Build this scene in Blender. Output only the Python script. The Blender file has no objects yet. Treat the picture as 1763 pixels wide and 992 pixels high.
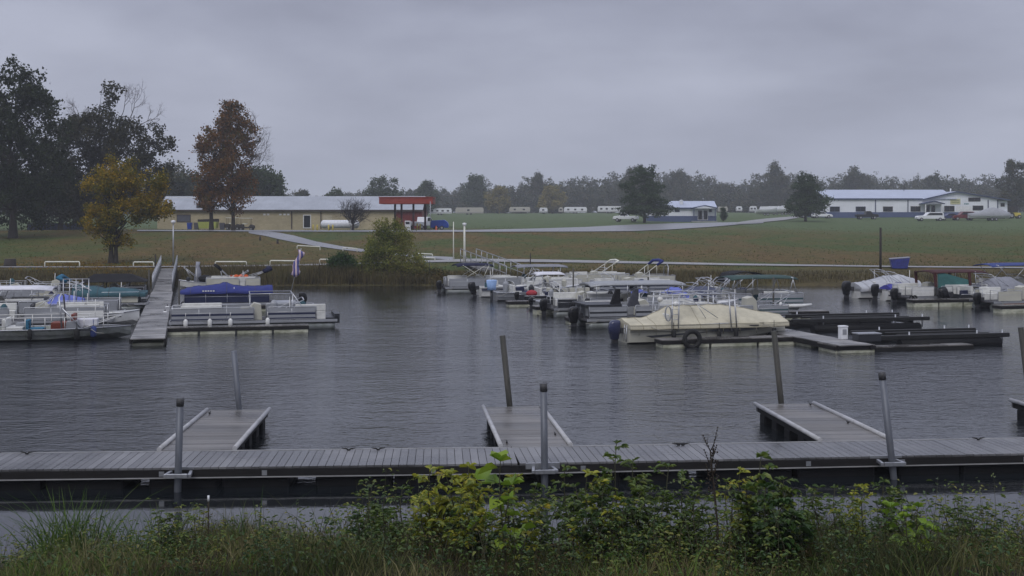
import bpy, math, random
import numpy as np
from mathutils import Vector, Matrix
R = math.radians
SC = bpy.context.scene
COL = SC.collection

# ---------------------------------------------------------------- camera
# The photograph is measured in its own pixels: a point (u, v) of it looks along ((u-560)/F, 1, (195-v)/F).
F, H, U0, V0 = 1300.0, 4.77, 560.0, 195.0
CANVAS_W, CANVAS_H = 1120.0, 630.0     # photograph pixels the frame spans
CX, CY = 560.0, 270.0                  # photograph pixel at the centre of the frame
cam = bpy.data.cameras.new('camera')
camo = bpy.data.objects.new('camera', cam); COL.objects.link(camo); SC.camera = camo
camo.location = (0, 0, H); camo.rotation_euler = (R(90), 0, 0)
cam.sensor_width = 36; cam.lens = 36 * F / CANVAS_W
cam.shift_x = (CX - U0) / CANVAS_W; cam.shift_y = -(CY - V0) / CANVAS_W
cam.clip_start = 0.1; cam.clip_end = 6000

# ---------------------------------------------------------------- world: overcast sky
SUN_EL, SUN_AZ = 48, 200      # degrees; azimuth of the brightest part of the cloud, behind the camera
wd = bpy.data.worlds.new("World"); SC.world = wd; wd.use_nodes = True
wn = wd.node_tree; wn.nodes.clear()
def nd(nt, t, **k):
    n = nt.nodes.new(t)
    for a, b in k.items():
        if a.startswith('i_'): n.inputs[a[2:].replace('_', ' ')].default_value = b
        else: setattr(n, a, b)
    return n
def mth(nt, op, a, b=None, clamp=False):
    n = nt.nodes.new('ShaderNodeMath'); n.operation = op; n.use_clamp = clamp
    for i, x in enumerate((a, b)):
        if x is None: continue
        if isinstance(x, (int, float)): n.inputs[i].default_value = x
        else: nt.links.new(x, n.inputs[i])
    return n.outputs[0]
def mixc(nt, fac, a, b, mode='MIX'):
    n = nt.nodes.new('ShaderNodeMix'); n.data_type = 'RGBA'; n.blend_type = mode
    for s, x in ((0, fac), (6, a), (7, b)):
        if isinstance(x, (int, float)): n.inputs[s].default_value = x
        elif isinstance(x, (tuple, list)): n.inputs[s].default_value = tuple(x)[:3] + (1,)
        else: nt.links.new(x, n.inputs[s])
    return n.outputs[2]
def ramp(nt, fac, stops, interp='LINEAR'):
    n = nt.nodes.new('ShaderNodeValToRGB'); cr = n.color_ramp; cr.interpolation = interp
    while len(cr.elements) < len(stops): cr.elements.new(0.5)
    for e, (p, c) in zip(cr.elements, stops):
        e.position = p; e.color = (c, c, c, 1) if isinstance(c, (int, float)) else tuple(c)[:3] + (1,)
    nt.links.new(fac, n.inputs[0]); return n.outputs[0]
sky = nd(wn, 'ShaderNodeTexSky'); sky.sky_type = 'NISHITA'; sky.sun_disc = False
sky.sun_elevation = R(SUN_EL); sky.sun_rotation = R(SUN_AZ); sky.air_density = 1.5; sky.dust_density = 4
tc = nd(wn, 'ShaderNodeTexCoord'); sp = nd(wn, 'ShaderNodeSeparateXYZ'); wn.links.new(tc.outputs['Generated'], sp.inputs[0])
zc = mth(wn, 'MAXIMUM', sp.outputs[2], 0.0)
den = mth(wn, 'ADD', zc, 0.24)
cb = nd(wn, 'ShaderNodeCombineXYZ')
wn.links.new(mth(wn, 'DIVIDE', sp.outputs[0], den), cb.inputs[0]); wn.links.new(mth(wn, 'DIVIDE', sp.outputs[1], den), cb.inputs[1])
n1 = nd(wn, 'ShaderNodeTexNoise', i_Scale=1.0, i_Detail=4.0, i_Roughness=0.44, i_Distortion=0.3); wn.links.new(cb.outputs[0], n1.inputs[0])
n2 = nd(wn, 'ShaderNodeTexNoise', i_Scale=5.0, i_Detail=6.0, i_Roughness=0.6); wn.links.new(cb.outputs[0], n2.inputs[0])
cl = mth(wn, 'ADD', mth(wn, 'MULTIPLY', n1.outputs[0], 0.86), mth(wn, 'MULTIPLY', n2.outputs[0], 0.14))
cloud = ramp(wn, cl, [(0.34, (0.160, 0.168, 0.222)), (0.48, (0.226, 0.238, 0.306)), (0.62, (0.300, 0.315, 0.392))])
grad = ramp(wn, zc, [(0.0, (1.12, 1.13, 1.13)), (0.10, (1.04, 1.04, 1.04)), (0.24, (1.0, 1.0, 1.01)), (0.36, (1.15, 1.15, 1.15)), (0.6, (1.9, 1.9, 1.85)), (1.0, (2.5, 2.5, 2.4))])
cloud = mixc(wn, 1.0, cloud, grad, 'MULTIPLY')
lowfade = ramp(wn, zc, [(0.0, 0.75), (0.10, 0.25), (0.2, 0.0)])
cloud = mixc(wn, lowfade, cloud, (0.292, 0.312, 0.388))
bgc = nd(wn, 'ShaderNodeBackground'); wn.links.new(cloud, bgc.inputs[0]); bgc.inputs[1].default_value = 1.0
bgs = nd(wn, 'ShaderNodeBackground'); wn.links.new(sky.outputs[0], bgs.inputs[0]); bgs.inputs[1].default_value = 0.05
mx = nd(wn, 'ShaderNodeMixShader'); mx.inputs[0].default_value = 0.93
wn.links.new(bgs.outputs[0], mx.inputs[1]); wn.links.new(bgc.outputs[0], mx.inputs[2])
wo = nd(wn, 'ShaderNodeOutputWorld'); wn.links.new(mx.outputs[0], wo.inputs[0])
sl = bpy.data.lights.new('sun', 'SUN'); sl.energy = 0.7; sl.angle = R(30); sl.color = (1, 0.98, 0.95)
so = bpy.data.objects.new('sun', sl); COL.objects.link(so)
a_ = R(SUN_AZ); e_ = R(SUN_EL)
sdir = Vector((math.sin(a_) * math.cos(e_), math.cos(a_) * math.cos(e_), math.sin(e_)))
so.rotation_euler = sdir.to_track_quat('Z', 'Y').to_euler(); so.location = (0, -20, 60)
SC.view_settings.view_transform = 'Standard'; SC.view_settings.look = 'None'
SC.view_settings.gamma = 1; SC.view_settings.use_curve_mapping = False; SC.view_settings.exposure = 0.60
SC.cycles.volume_bounces = 2; SC.cycles.max_bounces = 6
SC.cycles.transparent_max_bounces = 8

# ---------------------------------------------------------------- materials
MATS = {}
def mat(name, col, rough=0.6, metal=0.0, var=0.15, vs=3.0, bump=0.0, bs=20.0, dark=None, dfac=0.5, ds=1.0, spec=0.3, stretch=None, coord='Object', emit=None, coat=0.0):
    if name in MATS: return MATS[name]
    m = bpy.data.materials.new(name); m.use_nodes = True; nt = m.node_tree
    b = nt.nodes['Principled BSDF']; MATS[name] = m
    t = nd(nt, 'ShaderNodeTexCoord'); mp = nd(nt, 'ShaderNodeMapping'); nt.links.new(t.outputs[coord], mp.inputs[0])
    if stretch: mp.inputs['Scale'].default_value = stretch
    n = nd(nt, 'ShaderNodeTexNoise', i_Scale=vs, i_Detail=6.0, i_Roughness=0.65); nt.links.new(mp.outputs[0], n.inputs[0])
    c0 = tuple(max(0, x * (1 - var)) for x in col); c1 = tuple(min(1, x * (1 + var)) for x in col)
    c = ramp(nt, n.outputs[0], [(0.3, c0), (0.7, c1)])
    if dark is not None:
        n3 = nd(nt, 'ShaderNodeTexNoise', i_Scale=ds, i_Detail=7.0, i_Roughness=0.7); nt.links.new(mp.outputs[0], n3.inputs[0])
        f = ramp(nt, n3.outputs[0], [(0.5 - dfac * 0.12, 0.0), (0.62, 1.0)])
        c = mixc(nt, mth(nt, 'MULTIPLY', f, min(1, dfac + 0.2)), c, dark)
    nt.links.new(c, b.inputs['Base Color'])
    b.inputs['Roughness'].default_value = rough; b.inputs['Metallic'].default_value = metal
    b.inputs['Specular IOR Level'].default_value = spec; b.inputs['Coat Weight'].default_value = coat
    if bump:
        n4 = nd(nt, 'ShaderNodeTexNoise', i_Scale=bs, i_Detail=5.0); nt.links.new(mp.outputs[0], n4.inputs[0])
        bp = nd(nt, 'ShaderNodeBump'); bp.inputs['Strength'].default_value = bump; bp.inputs['Distance'].default_value = 0.05
        nt.links.new(n4.outputs[0], bp.inputs['Height']); nt.links.new(bp.outputs[0], b.inputs['Normal'])
    if emit: b.inputs['Emission Color'].default_value = emit + (1,); b.inputs['Emission Strength'].default_value = 1
    return m
def leafmat(name, stops, rough=0.6, spec=0.10, trans=0.25):
    """leaf colours differ leaf by leaf"""
    if name in MATS: return MATS[name]
    m = bpy.data.materials.new(name); m.use_nodes = True; nt = m.node_tree; MATS[name] = m
    b = nt.nodes['Principled BSDF']; g = nd(nt, 'ShaderNodeNewGeometry')
    t = nd(nt, 'ShaderNodeTexCoord'); n = nd(nt, 'ShaderNodeTexNoise', i_Scale=0.45, i_Detail=2.0); nt.links.new(t.outputs['Object'], n.inputs[0])
    f = mth(nt, 'ADD', mth(nt, 'MULTIPLY', g.outputs['Random Per Island'], 0.55), mth(nt, 'MULTIPLY', ramp(nt, n.outputs[0], [(0.35, 0.0), (0.65, 1.0)]), 0.45))
    k = len(stops) - 1
    c = ramp(nt, f, [(0.08 + 0.84 * i / k, s) for i, s in enumerate(stops)])
    nt.links.new(c, b.inputs['Base Color']); b.inputs['Roughness'].default_value = rough; b.inputs['Specular IOR Level'].default_value = spec
    if trans:
        tr = nd(nt, 'ShaderNodeBsdfTranslucent'); nt.links.new(c, tr.inputs[0]); mxs = nd(nt, 'ShaderNodeMixShader'); mxs.inputs[0].default_value = trans
        nt.links.new(b.outputs[0], mxs.inputs[1]); nt.links.new(tr.outputs[0], mxs.inputs[2]); nt.links.new(mxs.outputs[0], nt.nodes['Material Output'].inputs[0])
    return m

# ---------------------------------------------------------------- mesh builder
class MB:
    def __init__(s): s.v = []; s.f = []; s.sm = []; s.M = None
    def add(s, vs, fs, smooth=False):
        o = len(s.v)
        if s.M is not None: vs = [tuple(s.M @ Vector(p)) for p in vs]
        s.v += [tuple(p) for p in vs]; s.f += [tuple(i + o for i in f) for f in fs]; s.sm += [smooth] * len(fs); return s
    def box(s, c, d, rz=0.0, ry=0.0):
        x, y, z = d[0] / 2, d[1] / 2, d[2] / 2
        M = Matrix.Translation(c) @ Matrix.Rotation(rz, 4, 'Z') @ Matrix.Rotation(ry, 4, 'Y')
        vs = [M @ Vector((a * x, b * y, e * z)) for a in (-1, 1) for b in (-1, 1) for e in (-1, 1)]
        return s.add(vs, [(0, 1, 3, 2), (4, 6, 7, 5), (0, 4, 5, 1), (2, 3, 7, 6), (0, 2, 6, 4), (1, 5, 7, 3)])
    def b2(s, x0, x1, y0, y1, z0, z1): return s.box(((x0 + x1) / 2, (y0 + y1) / 2, (z0 + z1) / 2), (x1 - x0, y1 - y0, z1 - z0))
    def tube(s, pts, r, n=8, caps=True, smooth=True):
        pts = [Vector(p) for p in pts]; k = len(pts)
        rs = r if isinstance(r, (list, tuple)) else [r] * k
        vs = []; up = None
        for i, p in enumerate(pts):
            t = (pts[min(i + 1, k - 1)] - pts[max(i - 1, 0)])
            if t.length < 1e-9: t = Vector((0, 0, 1))
            t.normalize()
            if up is None: up = Vector((0, 0, 1)) if abs(t.z) < 0.9 else Vector((1, 0, 0))
            a = t.cross(up)
            if a.length < 1e-4: a = t.cross(Vector((0.3, 1, 0.1)))
            a.normalize(); b = a.cross(t); up = b
            for j in range(n):
                q = 2 * math.pi * j / n; vs.append(p + (a * math.cos(q) + b * math.sin(q)) * rs[i])
        fs = [(i * n + j, i * n + (j + 1) % n, (i + 1) * n + (j + 1) % n, (i + 1) * n + j) for i in range(k - 1) for j in range(n)]
        s.add(vs, fs, smooth)
        if caps:
            o = len(s.v) - len(vs); s.f += [tuple(o + j for j in range(n))[::-1], tuple(o + (k - 1) * n + j for j in range(n))]; s.sm += [False, False]
        return s
    def loft(s, rings, closed=False, caps=False, smooth=True):
        n = len(rings[0]); k = len(rings); m = n if closed else n - 1
        vs = [p for r in rings for p in r]
        fs = [(i * n + j, i * n + (j + 1) % n, (i + 1) * n + (j + 1) % n, (i + 1) * n + j) for i in range(k - 1) for j in range(m)]
        s.add(vs, fs, smooth)
        if caps:
            o = len(s.v) - len(vs); s.f += [tuple(o + j for j in range(n))[::-1], tuple(o + (k - 1) * n + j for j in range(n))]; s.sm += [False, False]
        return s
    def prism(s, poly, a0, a1, axis='y'):
        """a 2-D outline extruded along an axis: y -> outline in (x, z); x -> (y, z); z -> (x, y)"""
        def mk(p, a): return {'y': (p[0], a, p[1]), 'x': (a, p[0], p[1]), 'z': (p[0], p[1], a)}[axis]
        n = len(poly); vs = [mk(p, a0) for p in poly] + [mk(p, a1) for p in poly]
        fs = [tuple(range(n))[::-1], tuple(range(n, 2 * n))] + [(i, (i + 1) % n, n + (i + 1) % n, n + i) for i in range(n)]
        return s.add(vs, fs)
    def ball(s, c, r, nu=10, nv=6):
        r = r if isinstance(r, (tuple, list)) else (r, r, r)
        rings = []
        for i in range(nv + 1):
            th = math.pi * i / nv
            rings.append([(c[0] + r[0] * math.sin(th) * math.cos(2 * math.pi * j / nu), c[1] + r[1] * math.sin(th) * math.sin(2 * math.pi * j / nu), c[2] + r[2] * math.cos(th)) for j in range(nu)])
        return s.loft(rings, closed=True)
    def build(s, name, m, parent=None, bev=0.0, loc=None, label=None, thick=0.0):
        me = bpy.data.meshes.new(name); me.from_pydata(s.v, [], s.f); me.update()
        me.polygons.foreach_set('use_smooth', s.sm)
        import bmesh
        b = bmesh.new(); b.from_mesh(me); bmesh.ops.recalc_face_normals(b, faces=b.faces); b.to_mesh(me); b.free()
        me.materials.append(m)
        o = bpy.data.objects.new(name, me); COL.objects.link(o)
        if parent is not None: o.parent = parent
        if loc is not None: o.location = loc
        if thick:
            q = o.modifiers.new('thickness', 'SOLIDIFY'); q.thickness = thick
        if bev:
            q = o.modifiers.new('bevel', 'BEVEL'); q.width = bev; q.segments = 2; q.limit_method = 'ANGLE'
        if label: o['label'] = label
        return o
def npobj(name, V, Fq, m, parent=None, smooth=False):
    """mesh object from numpy arrays (faces all of one size)"""
    V = np.asarray(V, np.float32); Fq = np.asarray(Fq, np.int32); k = Fq.shape[1]
    me = bpy.data.meshes.new(name); me.vertices.add(len(V)); me.vertices.foreach_set('co', V.ravel())
    me.loops.add(Fq.size); me.loops.foreach_set('vertex_index', Fq.ravel())
    me.polygons.add(len(Fq)); me.polygons.foreach_set('loop_start', np.arange(0, Fq.size, k, dtype=np.int32)); me.polygons.foreach_set('loop_total', np.full(len(Fq), k, np.int32))
    if smooth: me.polygons.foreach_set('use_smooth', np.ones(len(Fq), bool))
    me.update(); me.validate(); me.materials.append(m)
    o = bpy.data.objects.new(name, me); COL.objects.link(o)
    if parent is not None: o.parent = parent
    return o
def tag(o, label=None, cat=None, group=None, kind=None):
    if label: o['label'] = label
    if cat: o['category'] = cat
    if group: o['group'] = group
    if kind: o['kind'] = kind
    return o
def thing(name, label, cat, loc=(0, 0, 0), rz=0.0, group=None):
    o = bpy.data.objects.new(name, None); COL.objects.link(o); o.empty_display_size = 0.3
    o.location = loc; o.rotation_euler = (0, 0, rz); return tag(o, label, cat, group)
def copy_tree(o, parent=None):
    c = o.copy(); COL.objects.link(c); c.parent = parent
    for ch in o.children: copy_tree(ch, c)
    return c

# ================================================================ terrain, water, roads
def _interp(xs, ys, x): return float(np.interp(x, xs, ys))
PROF = [   # far-bank cross sections for columns of the photograph: (u, [(distance, height) ...])
    (300, [(84, -.5), (86, .05), (88, .45), (92, .75), (98, .9), (103, 1.05), (150, 3.2), (184, 3.22), (250, 3.6), (450, 6.6), (700, 8.5), (1500, 12)]),
    (470, [(84, -.5), (86, .05), (88, .45), (96, .75), (110, .95), (116, 1.15), (155, 3.22), (186, 3.25), (250, 3.9), (450, 7.0), (700, 8.7), (1500, 12)]),
    (600, [(84, -.5), (86, .05), (88, .45), (96, .75), (111, .95), (116, 1.15), (160, 3.22), (188, 3.35), (250, 4.1), (450, 7.1), (700, 8.7), (1500, 12)]),
    (700, [(84, -.5), (86, .05), (88, .45), (96, .75), (106, .95), (112, 1.15), (166, 3.22), (200, 3.55), (240, 4.35), (450, 7.2), (700, 8.7), (1500, 12)]),
    (800, [(84, -.5), (86, .05), (88, .45), (94, .75), (101, .95), (106, 1.1), (195, 3.85), (235, 4.3), (260, 4.9), (450, 7.3), (700, 8.8), (1500, 12)]),
    (920, [(83, -.5), (85, .05), (87, .4), (92, .7), (97, .92), (101, 1.05), (250, 4.45), (275, 5.35), (300, 5.6), (450, 7.4), (700, 9.0), (1500, 12)]),
]
def far_h(x, y):
    u = U0 + F * x / max(y, 1.0)
    us = [p[0] for p in PROF]
    hs = [_interp([q[0] for q in p[1]], [q[1] for q in p[1]], y) for p in PROF]
    h = _interp(us, hs, u)
    wob = 1.3 * math.sin(x * 0.11 + 1) + 0.8 * math.sin(x * 0.31)
    if y < 95: h = min(h, h + 0.05 * wob * (95 - y) / 9 * 1.6)
    if 104 < y < 600: h += 0.09 * math.sin(x * 0.13 + y * 0.05) * min(1, (y - 104) / 25) + 0.04 * math.sin(x * 0.41 - y * 0.17)
    return h
NEAR = ([-400, -10, 0, 3, 7, 12, 15, 17.3, 19, 23, 30], [3.6, 3.4, 3.2, 3.05, 2.1, 1.15, .55, .06, -.5, -1.4, -1.6])
def near_h(x, y):
    yy = y + 0.35 * math.sin(x * 0.9) + 0.25 * math.sin(x * 2.3 + 1)
    yy += 1.9 * min(1, max(0, (-4.8 - x) / 2)) + 1.3 * min(1, max(0, (x - 5.6) / 1.5)) if y > 8 else 0
    return _interp(NEAR[0], NEAR[1], yy) + (0.05 * math.sin(x * 3.1 + y * 2.2) + 0.04 * math.sin(x * 1.3 - y * 4.1) if y < 16 else 0)
def gh(x, y):
    if y < 40: return near_h(x, y)
    if y < 80: return -1.6
    if y < 84: return -1.6 + 1.1 * (y - 80) / 4
    return far_h(x, y)
def hit(u, v, y0=84.0, y1=1200.0):
    """first point of the far bank seen at photograph pixel (u, v)"""
    k, s = (u - U0) / F, (v - V0) / F
    y = y0
    while y < y1:
        if H - s * y <= far_h(k * y, y): break
        y += 0.5 if y < 300 else 2
    a, b = y - (0.5 if y < 300 else 2), y
    for _ in range(18):
        m = (a + b) / 2
        if H - s * m <= far_h(k * m, m): b = m
        else: a = m
    return Vector((k * b, b, far_h(k * b, b)))
def onland(u, y): x = (u - U0) / F * y; return Vector((x, y, far_h(x, y)))
def WY(v, z=0.0): return F * (H - z) / (v - V0)
def onwater(u, v, z=0.0): y = WY(v, z); return Vector(((u - U0) / F * y, y, z))
def P(u, v, y): return Vector(((u - U0) / F * y, y, H - (v - V0) / F * y))

def axis_vals(segs):
    out = []
    for a, b, st in segs:
        n = max(1, int(round((b - a) / st))); out += [a + (b - a) * i / n for i in range(n)]
    return out + [segs[-1][1]]
xs = axis_vals([(-1400, -400, 50), (-400, -160, 10), (-160, -30, 3), (-30, 30, 0.6), (30, 160, 3), (160, 400, 8), (400, 1400, 50)])
ys = axis_vals([(-60, -8, 4), (-8, 20, 0.4), (20, 32, 3), (32, 78, 15), (78, 84, 2), (84, 104, 0.8), (104, 200, 2), (200, 320, 4), (320, 700, 15), (700, 1500, 60)])
NX, NY = len(xs), len(ys)
gv = np.array([(x, y, gh(x, y)) for y in ys for x in xs], np.float32)
ii = np.arange(NX * (NY - 1)).reshape(NY - 1, NX)[:, :-1].ravel()
gf = np.stack([ii, ii + 1, ii + 1 + NX, ii + NX], 1)
def ground_mat():
    m = bpy.data.materials.new('grass_ground'); m.use_nodes = True; nt = m.node_tree; b = nt.nodes['Principled BSDF']
    t = nd(nt, 'ShaderNodeTexCoord'); s3 = nd(nt, 'ShaderNodeSeparateXYZ'); nt.links.new(t.outputs['Object'], s3.inputs[0])
    mp = nd(nt, 'ShaderNodeMapping'); nt.links.new(t.outputs['Object'], mp.inputs[0]); mp.inputs['Scale'].default_value = (1, 0.5, 1)
    def nz(sc, det=5, rough=0.6, src=mp, dist=0.0):
        n = nd(nt, 'ShaderNodeTexNoise', i_Scale=sc, i_Detail=float(det), i_Roughness=rough, i_Distortion=dist); nt.links.new(src.outputs[0], n.inputs[0]); return n.outputs[0]
    green = ramp(nt, nz(2.2, 8, 0.75), [(0.3, (0.026, 0.046, 0.010)), (0.52, (0.058, 0.088, 0.018)), (0.72, (0.110, 0.130, 0.032))])
    brown = ramp(nt, nz(1.6, 8, 0.75), [(0.3, (0.055, 0.037, 0.012)), (0.52, (0.128, 0.084, 0.028)), (0.72, (0.21, 0.138, 0.048))])
    patch = ramp(nt, nz(0.055, 6, 0.62, dist=0.8), [(0.43, 0.0), (0.55, 1.0)])
    patch2 = ramp(nt, nz(0.3, 5, 0.6, dist=0.5), [(0.45, 0.0), (0.60, 1.0)])
    small = ramp(nt, nz(0.7, 7, 0.75), [(0.46, 0.0), (0.64, 1.0)])
    xr = mth(nt, 'MULTIPLY', mth(nt, 'SUBTRACT', s3.outputs[0], 5.0), 1 / 90.0, clamp=True); yr = mth(nt, 'MULTIPLY', mth(nt, 'SUBTRACT', s3.outputs[1], 112.0), 1 / 50.0, clamp=True)
    greener = mth(nt, 'SUBTRACT', 1.0, mth(nt, 'MULTIPLY', mth(nt, 'MULTIPLY', xr, yr), 1.1), clamp=True)
    pf = mth(nt, 'ADD', mth(nt, 'MULTIPLY', mth(nt, 'MULTIPLY', patch, greener), 0.66), mth(nt, 'ADD', mth(nt, 'MULTIPLY', patch2, 0.35), mth(nt, 'MULTIPLY', small, 0.16)), clamp=True)
    c = mixc(nt, pf, green, brown)
    lawn = ramp(nt, nz(0.5, 6, 0.7), [(0.3, (0.060, 0.090, 0.032)), (0.7, (0.10, 0.135, 0.055))])
    yf = mth(nt, 'MULTIPLY', mth(nt, 'SUBTRACT', s3.outputs[1], 165.0), 1 / 30.0, clamp=True)
    c = mixc(nt, yf, c, lawn)
    reed = ramp(nt, nz(1.4, 8, 0.75), [(0.3, (0.035, 0.026, 0.012)), (0.5, (0.085, 0.070, 0.030)), (0.72, (0.15, 0.125, 0.05))])
    sf = mth(nt, 'MULTIPLY', mth(nt, 'SUBTRACT', 97.0, mth(nt, 'ADD', s3.outputs[1], mth(nt, 'MULTIPLY', nz(0.25), 3.0))), 0.35, clamp=True)
    c = mixc(nt, mth(nt, 'MULTIPLY', sf, 0.85), c, reed)
    soil = ramp(nt, nz(5.0, 8, 0.75), [(0.35, (0.018, 0.014, 0.009)), (0.6, (0.055, 0.045, 0.024)), (0.75, (0.09, 0.075, 0.04))])
    nf = mth(nt, 'LESS_THAN', s3.outputs[1], 50.0)
    c = mixc(nt, nf, c, soil)
    nt.links.new(c, b.inputs['Base Color']); b.inputs['Roughness'].default_value = 0.85; b.inputs['Specular IOR Level'].default_value = 0.15
    bp = nd(nt, 'ShaderNodeBump'); bp.inputs['Strength'].default_value = 0.9; bp.inputs['Distance'].default_value = 0.25
    nt.links.new(nz(3.5, 8, 0.8), bp.inputs['Height']); nt.links.new(bp.outputs[0], b.inputs['Normal'])
    return m
ground = npobj('ground', gv, gf, ground_mat(), smooth=True); ground['kind'] = 'structure'

def water_mat():
    m = bpy.data.materials.new('lake_water'); m.use_nodes = True; nt = m.node_tree; b = nt.nodes['Principled BSDF']
    b.inputs['Base Color'].default_value = (0.008, 0.010, 0.012, 1); b.inputs['IOR'].default_value = 1.75
    t = nd(nt, 'ShaderNodeTexCoord'); s3 = nd(nt, 'ShaderNodeSeparateXYZ'); nt.links.new(t.outputs['Object'], s3.inputs[0])
    def wave(scale, rz, det=3.0, rough=0.5, dist=0.6, src=None):
        mp = nd(nt, 'ShaderNodeMapping'); nt.links.new(t.outputs['Object'], mp.inputs[0]); mp.inputs['Rotation'].default_value = (0, 0, R(rz)); mp.inputs['Scale'].default_value = scale
        n = nd(nt, 'ShaderNodeTexNoise', i_Scale=1.0, i_Detail=det, i_Roughness=rough, i_Distortion=dist); nt.links.new(mp.outputs[0], n.inputs[0]); return n.outputs[0]
    w1 = wave((2.0, 3.4, 1), -27); w2 = wave((5.0, 8.0, 1), 10); w3 = wave((0.55, 0.95, 1), -32, 2.0); w4 = wave((11, 20, 1), -8, 2.0)
    hgt = mth(nt, 'ADD', mth(nt, 'ADD', mth(nt, 'MULTIPLY', w1, 0.70), mth(nt, 'MULTIPLY', w2, 0.5)), mth(nt, 'ADD', mth(nt, 'MULTIPLY', w3, 1.1), mth(nt, 'MULTIPLY', w4, 0.08)))
    gust = ramp(nt, wave((0.05, 0.075, 1), -20, 4.0, 0.55, 0.8), [(0.30, 0.35), (0.55, 1.0)])
    # the water is calm behind the dock, in the lee of the near bank, and by the far shore
    calm = mth(nt, 'MULTIPLY', mth(nt, 'SUBTRACT', s3.outputs[1], 20.5), 0.22, clamp=True)
    lee = mth(nt, 'MULTIPLY', mth(nt, 'SUBTRACT', 92.0, s3.outputs[1]), 1 / 45.0, clamp=True)
    calm = mth(nt, 'MULTIPLY', calm, mth(nt, 'ADD', mth(nt, 'MULTIPLY', lee, 0.75), 0.25))
    st = mth(nt, 'ADD', mth(nt, 'MULTIPLY', mth(nt, 'MULTIPLY', gust, calm), 0.92), 0.03)
    bp = nd(nt, 'ShaderNodeBump'); bp.inputs['Distance'].default_value = 0.056
    nt.links.new(st, bp.inputs['Strength']); nt.links.new(hgt, bp.inputs['Height']); nt.links.new(bp.outputs[0], b.inputs['Normal'])
    b.inputs['Roughness'].default_value = 0.05
    return m
wm = MB(); wm.add([(-420, 8, 0), (420, 8, 0), (420, 95, 0), (-420, 95, 0)], [(0, 1, 2, 3)])
water = wm.build('water', water_mat()); water['kind'] = 'structure'

asphalt = mat('wet_asphalt', (0.21, 0.21, 0.215), 0.34, var=0.14, vs=0.6, dark=(0.13, 0.13, 0.14), ds=0.15, dfac=0.5, bump=0.15, bs=40, spec=0.6)
gravel = mat('wet_gravel', (0.25, 0.245, 0.24), 0.42, var=0.25, vs=1.2, dark=(0.15, 0.14, 0.12), ds=0.3, dfac=0.4, bump=0.3, bs=30, spec=0.5)
def strip(name, rows, m, cross=5, sub=6, off=0.07):
    """a road: rows of (u, v of the near edge, v of the far edge), draped on the ground"""
    pts = []
    for i in range(len(rows) - 1):
        for k in range(sub):
            t = k / sub; pts.append([a + (b - a) * t for a, b in zip(rows[i], rows[i + 1])])
    pts.append(list(rows[-1]))
    rings = []
    for u, vn, vf in pts:
        a, b = hit(u, vn), hit(u, vf); r = []
        for j in range(cross + 1):
            q = a.lerp(b, j / cross); r.append((q.x, q.y, far_h(q.x, q.y) + off))
        rings.append(r)
    mb = MB(); mb.loft(rings, smooth=False); mb.sm = [True] * len(mb.f)
    o = mb.build(name, m); o['kind'] = 'structure'; return o
strip('path', [(-420, 248.6, 247.4), (-100, 248.4, 247.2), (120, 248.2, 247.2), (200, 247.8, 246.6), (300, 247.0, 245.4), (370, 245.4, 243.9), (440, 243.2, 241.3), (480, 242.4, 239.8), (520, 241.9, 238.6), (600, 242.4, 239.6), (700, 244.0, 241.6), (800, 245.9, 243.9), (900, 247.0, 245.4), (985, 248.0, 246.6), (1120, 249.2, 247.9), (1400, 251.4, 250.2), (1800, 254.6, 253.6)], gravel)
strip('road', [(272, 210.4, 207.6), (290, 213.5, 208.4), (305, 217.0, 210.0), (322, 220.5, 213.2), (345, 224.5, 219.5), (372, 228.4, 224.6), (400, 231.4, 228.4), (430, 234.6, 232.2), (460, 237.0, 235.0), (497, 240.2, 236.8)], asphalt, off=0.06)
strip('driveway', [(150, 208.4, 207.2), (230, 208.6, 207.3), (272, 208.9, 207.4), (340, 209.0, 207.4), (420, 209.2, 207.4), (500, 209.2, 207.2)], asphalt, off=0.1)
strip('parking_lot', [(497, 209.2, 207.4), (540, 209.1, 206.6), (590, 209.0, 205.4), (640, 208.9, 203.8), (690, 208.4, 201.2), (735, 206.4, 199.8), (775, 203.8, 198.9), (812, 200.8, 198.4), (835, 199.4, 197.7)], asphalt, off=0.09)
strip('lane', [(805, 200.9, 199.0), (822, 199.6, 196.4), (838, 198.2, 194.6), (858, 196.2, 192.9), (874, 193.6, 191.6)], gravel, off=0.13)

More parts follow.
